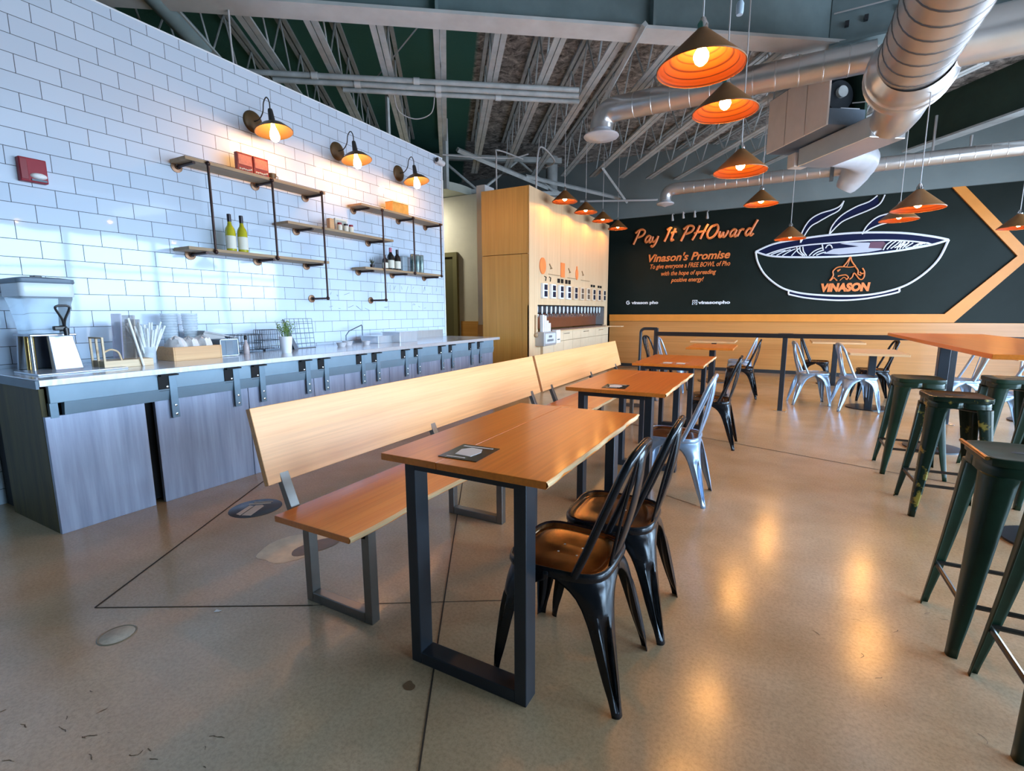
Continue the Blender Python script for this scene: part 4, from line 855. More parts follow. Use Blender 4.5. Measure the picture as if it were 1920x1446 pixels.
    for i, (y, x, r, h, lab) in enumerate(((3.72, -4.10, 0.055, 0.045, 'low grey glass dish on the counter, nearest the wire grid'), (3.90, -4.20, 0.06, 0.05, 'low grey glass dish on the counter, middle of three'), (4.06, -4.08, 0.05, 0.045, 'low grey glass dish on the counter, nearest the steel pan'))):
        single('glass_dish', MB().lathe([(0.001, 0), (r*0.7, 0), (r, h), (r*0.94, h), (r*0.66, 0.006), (0.001, 0.006)], n=18), mat('smoky_glass', (0.32, 0.33, 0.36), 0.15, col2=(0.6, 0.6, 0.64), vscale=20), lab, 'dish', (x, y, CT), 0, 'glass dishes')
    def pan(loc, d, lab):
        T = Thing('steel_pan', lab, 'pan', loc, 0, 'steel pans'); a, b, h = d
        m = MB(); m.hexa([(-a*0.94, -b*0.94, 0), (a*0.94, -b*0.94, 0), (a*0.94, b*0.94, 0), (-a*0.94, b*0.94, 0), (-a, -b, h), (a, -b, h), (a, b, h), (-a, b, h)]); T.part('body', m, counter_steel, bevel=0.006)
        T.part('rim', MB().bx(-a-0.012, a+0.012, -b-0.012, b+0.012, h-0.002, h+0.004), counter_steel, bevel=0.002)
    pan((-4.22, 4.40, CT), (0.14, 0.15, 0.085), 'low steel pan behind the larger steel pan on the counter')
    pan((-4.10, 4.66, CT), (0.14, 0.17, 0.125), 'larger steel pan near the far end of the counter')
build_counter_goods()

# ================================================================== PLYWOOD TAP BOX
def build_tapbox():
    XF, XB, Y0, Y1, ZT = -3.28, -4.10, 6.60, 10.42, 3.09
    T = Thing('tap_wall', 'tall plywood box with a row of drink taps, small screens and orange icons on its pale front', 'tap wall', ((XF+XB)/2, (Y0+Y1)/2, 0))
    W = dict(world=True)
    # golden side: upper panel, wide lower panel, narrow lower strip
    T.part('side_panel', MB().bx(XB, XF-0.005, Y0, Y0+0.03, 2.136, ZT), ply_side, bevel=0.002, **W)
    T.part('side_panel', MB().bx(XB, XF-0.13, Y0, Y0+0.03, 0, 2.128), ply_side, bevel=0.002, **W)
    T.part('side_panel', MB().bx(XF-0.126, XF-0.005, Y0, Y0+0.03, 0, 2.128), ply_side, bevel=0.002, **W)
    T.part('top_panel', MB().bx(XB, XF-0.03, Y0+0.03, Y1, ZT-0.03, ZT), ply_side, **W)
    T.part('rear_panel', MB().bx(XB, XB+0.03, Y0+0.03, Y1, 0, ZT-0.03), ply_side, **W)
    T.part('far_panel', MB().bx(XB+0.03, XF-0.03, Y1-0.03, Y1, 0, ZT-0.03), ply_side, **W)
    # pale front around the tap recess
    ya, yb, za, zb = 6.90, 10.20, 1.00, 1.375
    for a in ((Y0, 7.79, zb, ZT), (7.795, Y1, zb, ZT), (Y0, ya, 0, zb), (yb, Y1, 0, zb)): T.part('front_panel', MB().bx(XF-0.03, XF, a[0], a[1], a[2], a[3]), ply_front, **W)
    # recess
    T.part('recess_back', MB().bx(XF-0.20, XF-0.18, ya, yb, za, 1.215), brown_panel, label='brown splash panel', **W)
    T.part('recess_top', MB().bx(XF-0.20, XF-0.18, ya, yb, 1.215, zb), mat('dark_recess', (0.05, 0.05, 0.055), 0.4), **W)
    m = MB(); m.bx(XF-0.18, XF-0.0, ya-0.01, ya, za, zb); m.bx(XF-0.18, XF-0.0, yb, yb+0.01, za, zb); m.bx(XF-0.18, XF-0.0, ya, yb, zb, zb+0.01)
    T.part('recess_frame', m, mat('grey_recess_frame', (0.30, 0.30, 0.30), 0.4, 0.4), **W)
    for i in range(18):
        y = 7.02+3.08*i/17
        t = T.part('tap', MB().lathe([(0.014, 0.235), (0.018, 0.225), (0.017, 0.16), (0.009, 0.10), (0.008, 0.09)], (XF-0.07, y, za+0.13), 10), white_trim, label='white tap handle', **W)
        T.part('faucet', MB().tube([(XF-0.18, y, za+0.245), (XF-0.09, y, za+0.25), (XF-0.06, y, za+0.235), (XF-0.055, y, za+0.185)], [0.015, 0.016, 0.014, 0.009], n=8), chrome_m, t, **W)
    # drip ledge and lower cabinets
    T.part('ledge', MB().bx(XF-0.18, XF+0.10, ya-0.05, 10.62, 0.945, 0.965), ply_front, bevel=0.002, **W)
    T.part('ledge_end', MB().bx(XF+0.10, XF+0.32, 10.42, 10.62, 0.945, 0.965), ply_front, bevel=0.002, **W)
    m = MB(); m.bx(XF-0.17, XF+0.06, 7.35, yb-0.05, 0.966, 0.985); T.part('drip_tray', m, mat('steel_drip_tray', (0.40, 0.36, 0.33), 0.3, 0.8), bevel=0.003, **W)
    m = MB()
    for i in range(5): m.bx(XF+0.045, XF+0.055, 7.35+0.7*i, 7.36+0.7*i, 0.966, 1.0)
    T.part('tray_divider', m, chrome_m, **W)
    for i in range(8):
        a, b = 7.0+0.4225*i, 7.0+0.4225*(i+1)
        for z0, z1 in ((0.02, 0.46), (0.466, 0.78), (0.786, 0.94)): T.part('cabinet_front', MB().bx(XF, XF+0.045, a+0.003, b-0.003, z0, z1), tile_low, **W)
    m = MB()
    for y in (7.95, 8.95, 9.85): m.tube([(XF+0.045, y-0.12, 0.90), (XF+0.065, y-0.12, 0.905), (XF+0.065, y+0.12, 0.905), (XF+0.045, y+0.12, 0.90)], 0.006, n=6)
    T.part('pull_handle', m, chrome_m, **W)
    T.part('front_panel', MB().bx(XF-0.03, XF, ya, yb, 0, 0.945), ply_front, **W)
    # ten little screens
    for i in range(10):
        y = 7.085+0.332*i; s = Thing('tap_screen', 'small framed screen in the row on the plywood front, %s from the golden corner' % ORD[i], 'screen', (XF, y, 1.605), 0, 'tap screens')
        s.part('frame', MB().bx(0.001, 0.045, -0.088, 0.088, -0.115, 0.115), white_trim if i < 4 else mat('beige_frame', (0.66, 0.54, 0.40), 0.4), bevel=0.004)
        mm = screen_m if i not in (5, 6) else mat('brown_screen', (0.16, 0.11, 0.08), 0.25)
        s.part('pane', MB().bx(0.045, 0.048, -0.045, 0.072, 0.012, 0.095), mm); s.part('pane', MB().bx(0.045, 0.048, -0.045, 0.072, -0.092, -0.004), mm)
    # icons and little marks
    def icon(y, z, kind, lab):
        I = Thing('wall_icon', lab, 'icon', (XF, y, z), 0, 'orange icons on the plywood front'); m = MB(); RY = Matrix.Rotation(PI/2, 3, 'Y')
        if kind == 0: m.lathe([(0.001, 0.012), (0.115, 0.012), (0.115, 0.001)], (0, 0, 0), 24, RY @ Matrix.Diagonal((1.1, 1, 1)))
        elif kind == 1: m.bx(0.001, 0.012, -0.085, 0.085, -0.12, 0.12)
        else: m.lathe([(0.001, 0.012), (0.06, 0.012), (0.06, 0.001)], (0, 0, -0.02), 20, RY @ Matrix.Diagonal((1.7, 1, 1))); m.bx(0.001, 0.011, -0.02, 0.02, 0.06, 0.12)
        I.part('badge', m, letter_orange)
        k = MB(); k.tube([(0.006, 0.26, 0.05), (0.006, 0.32, 0.0), (0.006, 0.30, -0.02), (0.006, 0.36, -0.01)], 0.01, n=6); k.bx(0.001, 0.006, 0.22, 0.70, -0.115, -0.105)
        I.part('caption', k, mat('brown_caption', (0.30, 0.19, 0.10), 0.5))
    icon(7.06, 1.985, 0, 'round orange icon on the plywood front, nearest the golden corner')
    icon(7.87, 1.975, 1, 'rectangular orange icon on the plywood front, between the other two')
    icon(8.54, 1.970, 2, 'bottle-shaped orange icon on the plywood front, farthest from the corner')
    for i, y in enumerate((7.70, 7.85, 8.04, 8.18, 9.36, 9.50, 9.78, 9.92)):
        single('price_tag', MB().bx(XF+0.001, XF+0.012, y-0.045, y+0.045, 1.755-(0.0 if i < 4 else 0.0), 1.825 if i < 4 else 1.80), card_m, 'tiny black tag above the screens, %s from the golden corner' % ORD[i], 'tag', group='black tags')
    for i, y in enumerate((7.16, 7.34)):
        single('tap_mark', MB().tube([(XF+0.006, y-0.03, 1.83), (XF+0.006, y+0.03, 1.82), (XF+0.006, y+0.01, 1.76)], 0.008, n=6), card_m, 'tiny dark wall mark above the screens, %s from the golden corner' % ORD[i], 'mark', group='dark marks')
    # menus on end, framed notice and paper roll at the near end of the ledge
    for i, (y, h) in enumerate(((6.99, 0.26), (7.07, 0.25), (7.15, 0.17), (7.23, 0.13))):
        single('menu_sheet', MB().box((XF+0.035, y, 0.966+h/2), (0.05, 0.06, h), M=Matrix.Rotation(0.04, 3, 'X')), white_trim, 'white menu stack standing on the tap ledge, %s from the golden corner' % ORD[i], 'menu', group='menus on the tap ledge')
    N = Thing('notice_frame', 'silver framed notice with grey lettering hanging below the menus', 'notice', (XF+0.05, 7.04, 0.87))
    N.part('frame', MB().bx(-0.05, 0.10, -0.23, 0.24, -0.12, 0.095), mat('silver_frame', (0.46, 0.47, 0.48), 0.35, 0.5), bevel=0.006)
    N.part('sheet', MB().bx(0.101, 0.104, -0.19, 0.20, -0.085, 0.07), mat('pale_grey_sheet', (0.55, 0.57, 0.59), 0.5))
    k = MB()
    for i in range(5): k.bx(0.104, 0.106, -0.055+0.025*i, -0.038+0.025*i, 0.005, 0.040)
    for i in range(9): k.bx(0.104, 0.106, -0.115+0.027*i, -0.097+0.027*i, -0.055, -0.020)
    N.part('lettering', k, mat('dark_grey_letter', (0.10, 0.10, 0.11), 0.5))
    R = Thing('paper_roll_holder', 'white box holder beside the framed notice on the tap wall', 'holder', (XF+0.05, 7.40, 0.80))
    R.part('body', MB().bx(0.0, 0.09, -0.08, 0.08, -0.03, 0.18), white_trim, bevel=0.005); R.part('slot', MB().bx(0.09, 0.094, -0.05, 0.05, 0.02, 0.035), card_m)
    H = Thing('wooden_paddle', 'narrow brown wooden paddle hanging left of the menus', 'paddle', (XF, 6.80, 0.9))
    H.part('blade', MB().bx(0.002, 0.02, -0.018, 0.018, 0.05, 0.33), shelf_w, bevel=0.003); H.part('hook', MB().ball((0.02, 0, 0.02), 0.035, 1, 1.2, 1), shelf_w)
build_tapbox()

# ================================================================== PENDANT LAMPS
def pendant(loc, r, label, group, cord_top=4.67, glow=None):
    x, y, z = loc; h = r*0.86
    T = Thing('pendant_lamp', label, 'pendant lamp', loc, 0, group)
    o = T.part('shade', MB().lathe([(r, 0), (r*1.005, 0.006), (r*0.12, h), (r*0.10, h)], n=48), copper_out)
    rings = [(r*0.985, 0.002)]
    for i in range(1, 9):
        t = i/9; rr = r*0.985*(1-t)+0.02*t; zz = 0.002+(h-0.02)*t; rings += [(rr+0.006, zz-0.001), (rr-0.004, zz+0.0015)]
    rings += [(0.001, h-0.018)]
    T.part('lining', MB().lathe(rings, n=48), copper_in, o, label='orange ringed lining')
    T.part('cap', MB().lathe([(r*0.13, h-0.006), (r*0.13, h+0.02), (r*0.09, h+0.035), (0.012, h+0.05), (0.001, h+0.05)], n=18), chrome_m)
    T.part('socket', MB().cyl((0, 0, h*0.86), (0, 0, h*0.56), 0.022, 14), cord_dark)
    T.part('bulb', MB().lathe([(0.013, h*0.60), (0.022, h*0.50), (0.034, h*0.38), (0.036, h*0.30), (0.028, h*0.18), (0.012, h*0.10), (0.001, h*0.085)], n=18), glow or bulb_m, label='glowing bulb')
    T.part('cord', MB().cyl((0, 0, h+0.045), (0, 0, cord_top-z), 0.0045, 6), cord_m)
ROW = 'pendants over the aisle'
for loc, r, lab in (((-0.41, 2.69, 2.44), 0.205, 'largest glowing orange cone pendant, nearest, cut out against the girder'), ((-0.40, 3.71, 2.58), 0.205, 'orange cone pendant hanging just below the largest one'),
                    ((-0.35, 4.57, 2.40), 0.205, 'orange cone pendant in front of the thin spiral duct'), ((-0.28, 7.1, 2.60), 0.20, 'small orange cone pendant above the end of the slogan lettering'),
                    ((0.08, 8.3, 2.30), 0.205, 'orange cone pendant in front of the left rim of the painted bowl'), ((1.06, 5.85, 2.19), 0.205, 'orange cone pendant with lit bulb in front of the painted steam on the right'),
                    ((1.24, 7.8, 2.38), 0.205, 'orange cone pendant partly behind another, over the painted steam'), ((2.63, 8.76, 2.31), 0.205, 'orange cone pendant cut by the picture edge beside the arrow tip')):
    pendant(loc, r, lab, ROW, 3.21 if 'painted steam on the right' in lab else 4.67)
for i, y in enumerate((7.14, 8.06, 8.97, 9.93)):
    pendant((-2.95, y, 2.92), 0.195, 'orange cone pendant in front of the plywood tap wall, %s from its golden corner' % ORD[i], 'pendants along the tap wall', 4.67, bulb3_m)

# ================================================================== MURAL ART AND LETTERING
YM = Y_BACK-0.004
def stroke(m, pts, r, k=6, n=6, curve=True, y=YM-0.021, closed=False):
    P = [(x, y, z) for x, z in pts]
    m.tube(catmull(P, k, closed) if curve else P, r, n=n, closed=closed, up=(0, 1, 0), flat=1.0)
def flat_poly(m, pts, y, curve=False):
    P = [(p.x, p.z) for p in catmull([(x, 0, z) for x, z in pts], 6)] if curve else pts
    m.add([(x, y, z) for x, z in P], [tuple(range(len(P)))])
def text_mesh(name, body, x0, x1, z, capheight, m, parent=None, shear=0.0, off=0.0, depth=0.012, align='L'):
    cu = bpy.data.curves.new('lettering', 'FONT'); cu.body = body; cu.size = capheight/0.70; cu.shear = shear; cu.offset = off; cu.extrude = depth/2; cu.resolution_u = 3
    t = bpy.data.objects.new('lettering_source', cu); C.objects.link(t); bpy.context.view_layer.update()
    me = bpy.data.meshes.new_from_object(t.evaluated_get(bpy.context.evaluated_depsgraph_get())); bpy.data.objects.remove(t)
    xs = [v.co.x for v in me.vertices]; a, b = min(xs), max(xs); sc = (x1-x0)/(b-a)
    for v in me.vertices: x, y, zz = v.co; v.co = (x0+(x-a)*sc, YM-0.008-zz, z+y)
    me.materials.clear(); me.materials.append(m); me.update()
    ob = bpy.data.objects.new(name, me); C.objects.link(ob)
    if parent: ob.parent = parent; ob.matrix_parent_inverse = Matrix.Translation(-Vector(parent.location))
    return ob
def build_mural():
    org = (1.0, YM, 2.0)
    T = Thing('bowl_artwork', 'large white outline drawing of a steaming noodle bowl on the dark mural wall', 'artwork', org)
    W = dict(world=True)
    rim_t = [(-0.484, 2.467), (-0.17, 2.598), (0.291, 2.665), (0.828, 2.705), (1.295, 2.704), (1.853, 2.655), (2.281, 2.565), (2.532, 2.487)]
    rim_l = [(-0.484, 2.467), (-0.18, 2.361), (0.367, 2.310), (0.933, 2.292), (1.442, 2.31), (1.88, 2.35), (2.295, 2.414), (2.532, 2.487)]
    body = [(-0.484, 2.467), (-0.429, 2.256), (-0.291, 2.012), (-0.062, 1.796), (0.157, 1.678), (0.496, 1.597), (1.041, 1.552), (1.507, 1.570), (1.921, 1.68), (2.2, 1.870), (2.422, 2.150), (2.532, 2.487)]
    foot = [(0.157, 1.678), (0.160, 1.600), (0.502, 1.519), (1.0, 1.470), (1.398, 1.490), (1.733, 1.553), (1.927, 1.608), (1.921, 1.68)]
    m = MB(); stroke(m, rim_t, 0.020); stroke(m, rim_l, 0.020); T.part('rim_outline', m, neon_white, **W)
    m = MB(); stroke(m, body, 0.020); T.part('bowl_outline', m, neon_white, **W)
    m = MB(); stroke(m, [foot[0], foot[1]], 0.017, curve=False); stroke(m, foot[1:7], 0.017); stroke(m, foot[6:], 0.017, curve=False); T.part('foot_outline', m, neon_white, **W)
    m = MB(); flat_poly(m, rim_t+rim_l[::-1][1:-1], YM-0.003); T.part('rim_fill', m, navy_m, label='navy fill', **W)
    m = MB(); flat_poly(m, foot+body[4:9][::-1][1:-1], YM-0.003); T.part('foot_fill', m, navy_m, label='navy fill', **W)
    # noodles
    m = MB(); nt = [(-0.29, 2.396), (-0.03, 2.478), (0.35, 2.535), (0.912, 2.553), (1.421, 2.555), (1.864, 2.521), (2.187, 2.465), (2.315, 2.42)]
    stroke(m, nt, 0.014)
    for a in ((-0.20, 2.39, 0.05, 2.46), (-0.10, 2.375, 0.14, 2.47), (0.0, 2.36, 0.22, 2.48), (0.16, 2.35, 0.30, 2.50)): stroke(m, [(a[0], a[1]), ((a[0]+a[2])/2, (a[1]+a[3])/2+0.012), (a[2], a[3])], 0.011, 4)
    for d in (0.0, 0.05, 0.10): stroke(m, [(0.34-d, 2.51), (0.36-d, 2.42), (0.42-d*0.6, 2.335)], 0.012, 4)
    for d in (0.0, 0.06, 0.12): stroke(m, [(0.46+d, 2.335), (0.54+d, 2.42-d*0.4), (0.66+d*0.6, 2.47-d*0.7)], 0.012, 4)
    stroke(m, [(0.66, 2.53), (0.68, 2.44)], 0.013, 2); stroke(m, [(0.72, 2.46), (0.75, 2.51), (0.80, 2.51), (0.83, 2.45)], 0.012, 4)
    for i in range(5): stroke(m, [(1.62-0.02*i+0.075*i, 2.37+0.01*i), (1.66+0.075*i, 2.46), (1.74+0.06*i, 2.525-0.004*i)], 0.012, 4)
    for i in range(4): stroke(m, [(1.82+0.04*i, 2.36+0.012*i), (1.84+0.05*i, 2.43), (1.88+0.055*i, 2.505-0.012*i)], 0.011, 4)
    for i in range(4): stroke(m, [(2.05+0.05*i, 2.405+0.012*i), (2.11+0.045*i, 2.44+0.006*i), (2.16+0.04*i, 2.462-0.008*i)], 0.010, 4)
    stroke(m, [(1.95, 2.38), (2.08, 2.40), (2.25, 2.42)], 0.010, 4)
    T.part('noodle_lines', m, neon_white, **W)
    m = MB(); flat_poly(m, [(0.70, 2.36), (0.95, 2.33), (1.40, 2.345), (1.62, 2.38), (1.55, 2.45), (1.40, 2.52), (1.05, 2.545), (0.95, 2.53), (1.25, 2.46), (0.85, 2.44)], YM-0.008); T.part('broth_patch', m, mat('grey_white_mural_fill', (0.55, 0.57, 0.66), 0.5), **W)
    m = MB(); flat_poly(m, [(1.40, 2.42), (1.60, 2.40), (1.68, 2.46), (1.62, 2.52), (1.42, 2.53)], YM-0.0085); T.part('meat_patch', m, mat('plum_mural_fill', (0.16, 0.07, 0.11), 0.5), **W)
    for a, b in (([(0.296, 2.59), (0.307, 2.787), (0.416, 3.002), (0.579, 3.111), (0.768, 3.161), (0.885, 3.215), (0.945, 3.305)], [(0.945, 3.305), (0.887, 3.15), (0.728, 3.056), (0.566, 2.961), (0.426, 2.862), (0.296, 2.59)]),
                 ([(0.76, 2.71), (0.792, 2.859), (0.92, 3.038), (1.14, 3.178), (1.337, 3.253), (1.45, 3.345)], [(1.56, 3.345), (1.498, 3.194), (1.351, 3.104), (1.109, 3.007), (0.93, 2.915), (0.767, 2.724)]),
                 ([(1.275, 2.68), (1.351, 2.839), (1.496, 2.971), (1.71, 3.029), (1.872, 3.129), (2.005, 3.28)], [(2.068, 3.273), (1.943, 3.045), (1.723, 2.885), (1.531, 2.823), (1.402, 2.768), (1.276, 2.68)])):
        m = MB(); stroke(m, a, 0.013); stroke(m, b, 0.013); s = T.part('steam_outline', m, neon_white, **W)
        m = MB(); flat_poly(m, a+b[1:], YM-0.003); T.part('steam_fill', m, navy_m, s, label='navy fill', **W)
    # emblem: animal under a pointed hat, above the name
    L = Thing('bowl_emblem', 'orange emblem of a horned animal under a pointed hat with the name VINASON', 'logo', (1.1, YM, 1.85))
    m = MB()
    stroke(m, [(1.03, 2.10), (1.09, 2.19), (1.13, 2.285)], 0.014, 4); stroke(m, [(1.13, 2.285), (1.16, 2.19), (1.225, 2.095)], 0.014, 4); stroke(m, [(1.03, 2.10), (1.13, 2.085), (1.225, 2.095)], 0.010, 4); stroke(m, [(1.13, 2.28), (1.115, 2.18), (1.09, 2.10)], 0.006, 4)
    T.part('hat_mark', m, letter_orange, **W)
    m = MB()
    stroke(m, [(1.04, 2.10), (0.94, 2.09), (0.875, 2.02), (0.885, 1.94), (0.835, 1.845)], 0.013, 5); stroke(m, [(1.22, 2.095), (1.27, 2.02), (1.275, 1.95), (1.33, 1.93)], 0.013, 5)
    stroke(m, [(0.845, 1.845), (0.90, 1.90), (0.955, 1.84)], 0.012, 4, curve=False); stroke(m, [(0.96, 1.925), (1.08, 1.945), (1.13, 1.89), (1.09, 1.86)], 0.012, 4)
    stroke(m, [(1.15, 1.86), (1.19, 1.90), (1.215, 1.975), (1.30, 1.865), (1.35, 1.855), (1.375, 1.90)], 0.012, 4); stroke(m, [(1.375, 1.90), (1.372, 1.99), (1.335, 2.06)], 0.014, 4); stroke(m, [(1.30, 1.99), (1.33, 1.96), (1.37, 1.965)], 0.013, 4)
    stroke(m, [(0.94, 2.03), (0.99, 2.05), (0.95, 2.01)], 0.010, 4); stroke(m, [(1.0, 1.845), (1.06, 1.90), (1.12, 1.85)], 0.008, 4)
    T.part('animal_mark', m, letter_orange, **W)
    text_mesh('name_lettering', 'VINASON', 0.70, 1.485, 1.645, 0.140, letter_orange, L.e, 0.12, 0.013, 0.02)
    # slogan in brush script, drawn stroke by stroke (unit: cap height 1)
    GL = {'P': (0.80, [[(0.30, 0.98), (0.20, 0.5), (0.05, -0.06)], [(0.0, 0.80), (0.25, 1.0), (0.55, 1.02), (0.75, 0.85), (0.62, 0.58), (0.28, 0.45)]]),
          'a': (0.52, [[(0.45, 0.45), (0.25, 0.52), (0.08, 0.28), (0.18, 0.04), (0.36, 0.18), (0.46, 0.48)], [(0.46, 0.48), (0.40, 0.12), (0.50, 0.02), (0.60, 0.14)]]),
          'y': (0.54, [[(0.05, 0.45), (0.06, 0.14), (0.22, 0.04), (0.38, 0.20), (0.46, 0.46)], [(0.46, 0.46), (0.38, -0.05), (0.20, -0.32), (0.06, -0.22)]]),
          'I': (0.34, [[(0.02, 0.86), (0.20, 0.98), (0.38, 0.95)], [(0.24, 0.96), (0.16, 0.45), (0.04, 0.0)]]),
          't': (0.40, [[(0.26, 0.92), (0.14, 0.30), (0.16, 0.04), (0.34, 0.12)], [(0.0, 0.58), (0.20, 0.64), (0.42, 0.66)]]),
          'H': (0.88, [[(0.28, 1.0), (0.16, 0.4), (0.0, -0.04)], [(0.86, 1.05), (0.70, 0.5), (0.58, 0.0)], [(0.02, 0.45), (0.40, 0.52), (0.85, 0.55)]]),
          'O': (0.80, [[(0.50, 0.95), (0.20, 0.80), (0.06, 0.35), (0.25, 0.02), (0.58, 0.15), (0.74, 0.60), (0.58, 0.94), (0.34, 0.86)]]),
          'w': (0.66, [[(0.05, 0.46), (0.08, 0.12), (0.20, 0.06), (0.32, 0.40)], [(0.32, 0.40), (0.34, 0.10), (0.46, 0.05), (0.58, 0.28), (0.60, 0.48)]]),
          'r': (0.42, [[(0.10, 0.48), (0.10, 0.25), (0.04, 0.02)], [(0.08, 0.30), (0.22, 0.48), (0.40, 0.44)]]),
          'd': (0.56, [[(0.40, 0.44), (0.20, 0.50), (0.06, 0.24), (0.18, 0.03), (0.38, 0.20)], [(0.62, 1.06), (0.46, 0.50), (0.38, 0.12), (0.48, 0.02), (0.60, 0.16)]]),
          ' ': (0.34, [])}
    P = Thing('slogan_lettering', 'large orange brush-script lettering reading Pay It PHOward on the dark wall', 'lettering', (-1.75, YM, 2.9))
    tot = sum(GL[ch][0]+0.06 for ch in 'Pay It PHOward'); sc = 0.285; fx = (-0.55+3.0)/(tot*sc); x = -3.0
    for word in ('Pay', 'It', 'PHOward'):
        m = MB()
        for ch in word:
            w, st = GL[ch]
            for sgs in st: stroke(m, [(x+p[0]*sc*fx+0.22*p[1]*sc, 2.792+p[1]*sc) for p in sgs], 0.026, 5, y=YM-0.028)
            x += (w+0.06)*sc*fx
        x += (0.34+0.06)*sc*fx
        T2 = P.part('word', m, letter_orange, **W)
    Q = Thing('promise_lettering', 'smaller orange lettering of four lines headed by a promise below the slogan', 'lettering', (-1.78, YM, 2.2))
    text_mesh('heading_line', "Vinason's Promise", -2.64, -0.955, 2.372, 0.160, letter_orange, Q.e, 0.30, 0.006)
    text_mesh('text_line', 'To give everyone a FREE BOWL of Pho', -2.594, -0.946, 2.218, 0.098, letter_orange, Q.e, 0.30, 0.002)
    text_mesh('text_line', 'with the hope of spreading', -2.35, -1.21, 2.062, 0.092, letter_orange, Q.e, 0.30, 0.002)
    text_mesh('text_line', 'positive energy!', -2.13, -1.45, 1.915, 0.092, letter_orange, Q.e, 0.30, 0.002)
    for x0, x1, sq, lab in ((-3.12, -2.39, 0, 'white social media line with a round icon low on the dark wall'), (-1.665, -0.90, 1, 'white social media line with a rounded square icon low on the dark wall')):
        S2 = Thing('handle_lettering', lab, 'lettering', ((x0+x1)/2, YM, 1.47), 0, 'white lines low on the mural'); m = MB(); zc = 1.475 if not sq else 1.462
        if sq:
            m.tube([(x0+0.01, YM-0.01, zc-0.045), (x0+0.10, YM-0.01, zc-0.045), (x0+0.10, YM-0.01, zc+0.045), (x0+0.01, YM-0.01, zc+0.045)], 0.012, n=6, closed=True); m.tube([(x0+0.055+0.02*math.cos(a*PI/4), YM-0.01, zc+0.02*math.sin(a*PI/4)) for a in range(8)], 0.007, n=6, closed=True)
        else:
            m.tube([(x0+0.045+0.036*math.cos(a*PI/8), YM-0.01, zc+0.036*math.sin(a*PI/8)) for a in range(2, 17)], 0.011, n=6); m.bx(x0+0.045, x0+0.085, YM-0.016, YM-0.006, zc-0.009, zc+0.009)
        S2.part('icon', m, white_trim, **W)
        text_mesh('handle_text', 'vinasonpho' if sq else 'vinason pho', x0+0.125, x1, zc-0.032, 0.062, white_trim, S2.e, 0.0, 0.004)
    # four small sign spots above the slogan, two of them lit
    for i, (x, z, lit) in enumerate(((-2.12, 3.24, 1), (-1.90, 3.27, 0), (-1.67, 3.27, 0), (-1.42, 3.22, 1))):
        s = Thing('sign_spotlight', 'tiny white spotlight above the slogan, %s from the plywood box' % ORD[i], 'spotlight', (x, YM-0.03, 3.352), 0, 'spotlights above the slogan')
        s.part('arm', MB().tube(catmull([(0, 0.0, 0.0), (0, -0.10, -0.01), (0, -0.20, z-3.352+0.08)], 5), 0.009, n=6), cord_m)
        s.part('head', MB().cyl((0, -0.205, z-3.352+0.08), (0, -0.14, z-3.352-0.04), 0.012, 12, 0.028), cord_m)
        if lit:
            ld = bpy.data.lights.new('spot_lamp', 'SPOT'); ld.energy = 4; ld.color = (1.0, 0.62, 0.25); ld.spot_size = math.radians(100); ld.spot_blend = 0.6; ld.shadow_soft_size = 0.03
            lo = bpy.data.objects.new('spot_lamp', ld); C.objects.link(lo); lo.parent = s.e; lo.location = (0, -0.16, z-3.352-0.075); lo.rotation_euler = (math.radians(24), 0, 0)
build_mural()

# ================================================================== TABLES AND BENCHES
TZ = 0.795
def u_frame(T, x0, x1, y0, y1, z, m, tw=0.044):
    f = T.part('leg_frame', MB().bx(x0+tw, x1-tw, y0, y1, 0.0, 0.045), m, bevel=0.003)
    T.part('upright', MB().bx(x0, x0+tw, y0, y1, 0.0, z), m, f, bevel=0.003)
    T.part('upright', MB().bx(x1-tw, x1, y0, y1, 0.0, z), m, f, bevel=0.003)
    T.part('top_bar', MB().bx(x0+tw, x1-tw, y0, y1, z-0.03, z-0.001), m, f)
def aisle_table(y0, label, L=1.06):
    T = Thing('dining_table', label, 'table', (-0.865, y0, 0), 0, 'long wooden tables by the bench')
    rr = random.Random(int(y0*100)); n = 16
    edge = [(0.318+0.002*math.sin(i*1.3)+rr.uniform(-0.003, 0.003), L*i/n) for i in range(n+1)]
    for a, b in ((-0.32, -0.083), (-0.081, None)):
        poly = [(a, 0.0)]+([(b, 0.0), (b, L)] if b is not None else [(p[0]-0.006, p[1]) for p in edge])+[(a, L)]
        T.part('top_board', MB().prism(poly, TZ-0.024, TZ), table_w, bevel=0.002)
    m = MB(); m.grid([[(p[0]-0.006, p[1], TZ-0.0005) for p in edge], [(p[0]-0.001+0.003*math.sin(i*2.1), p[1], TZ-0.004) for i, p in enumerate(edge)], [(p[0]+0.004*math.cos(i*1.7)-0.002, p[1], TZ-0.013) for i, p in enumerate(edge)], [(p[0]-0.008, p[1], TZ-0.024) for p in edge]])
    T.part('live_edge', m, table_end, label='pale rough live edge')
    for y in (0.035, L-0.105): u_frame(T, -0.245, 0.230, y, y+0.070, TZ-0.024, steel_dark)
    return T
def card(loc, rz, label, s=1.0):
    T = Thing('table_card', label, 'card', loc, rz, 'black cards on the tables')
    T.part('card', MB().bx(-0.075*s, 0.075*s, -0.083*s, 0.083*s, 0, 0.002), card_m)
    m = MB(); m.prism([(-0.035, -0.04), (0.03, -0.045), (0.04, 0.01), (0.025, 0.045), (-0.02, 0.05), (-0.045, 0.02)], 0.002, 0.0028); m.prism([(-0.06, 0.055), (0.055, 0.062), (0.056, 0.070), (-0.06, 0.066)], 0.002, 0.0028)
    m.prism([(-0.05, -0.072), (0.02, -0.068), (0.02, -0.062), (-0.05, -0.065)], 0.002, 0.0028)
    T.part('print', m, cardart_m, label='grey printed picture')
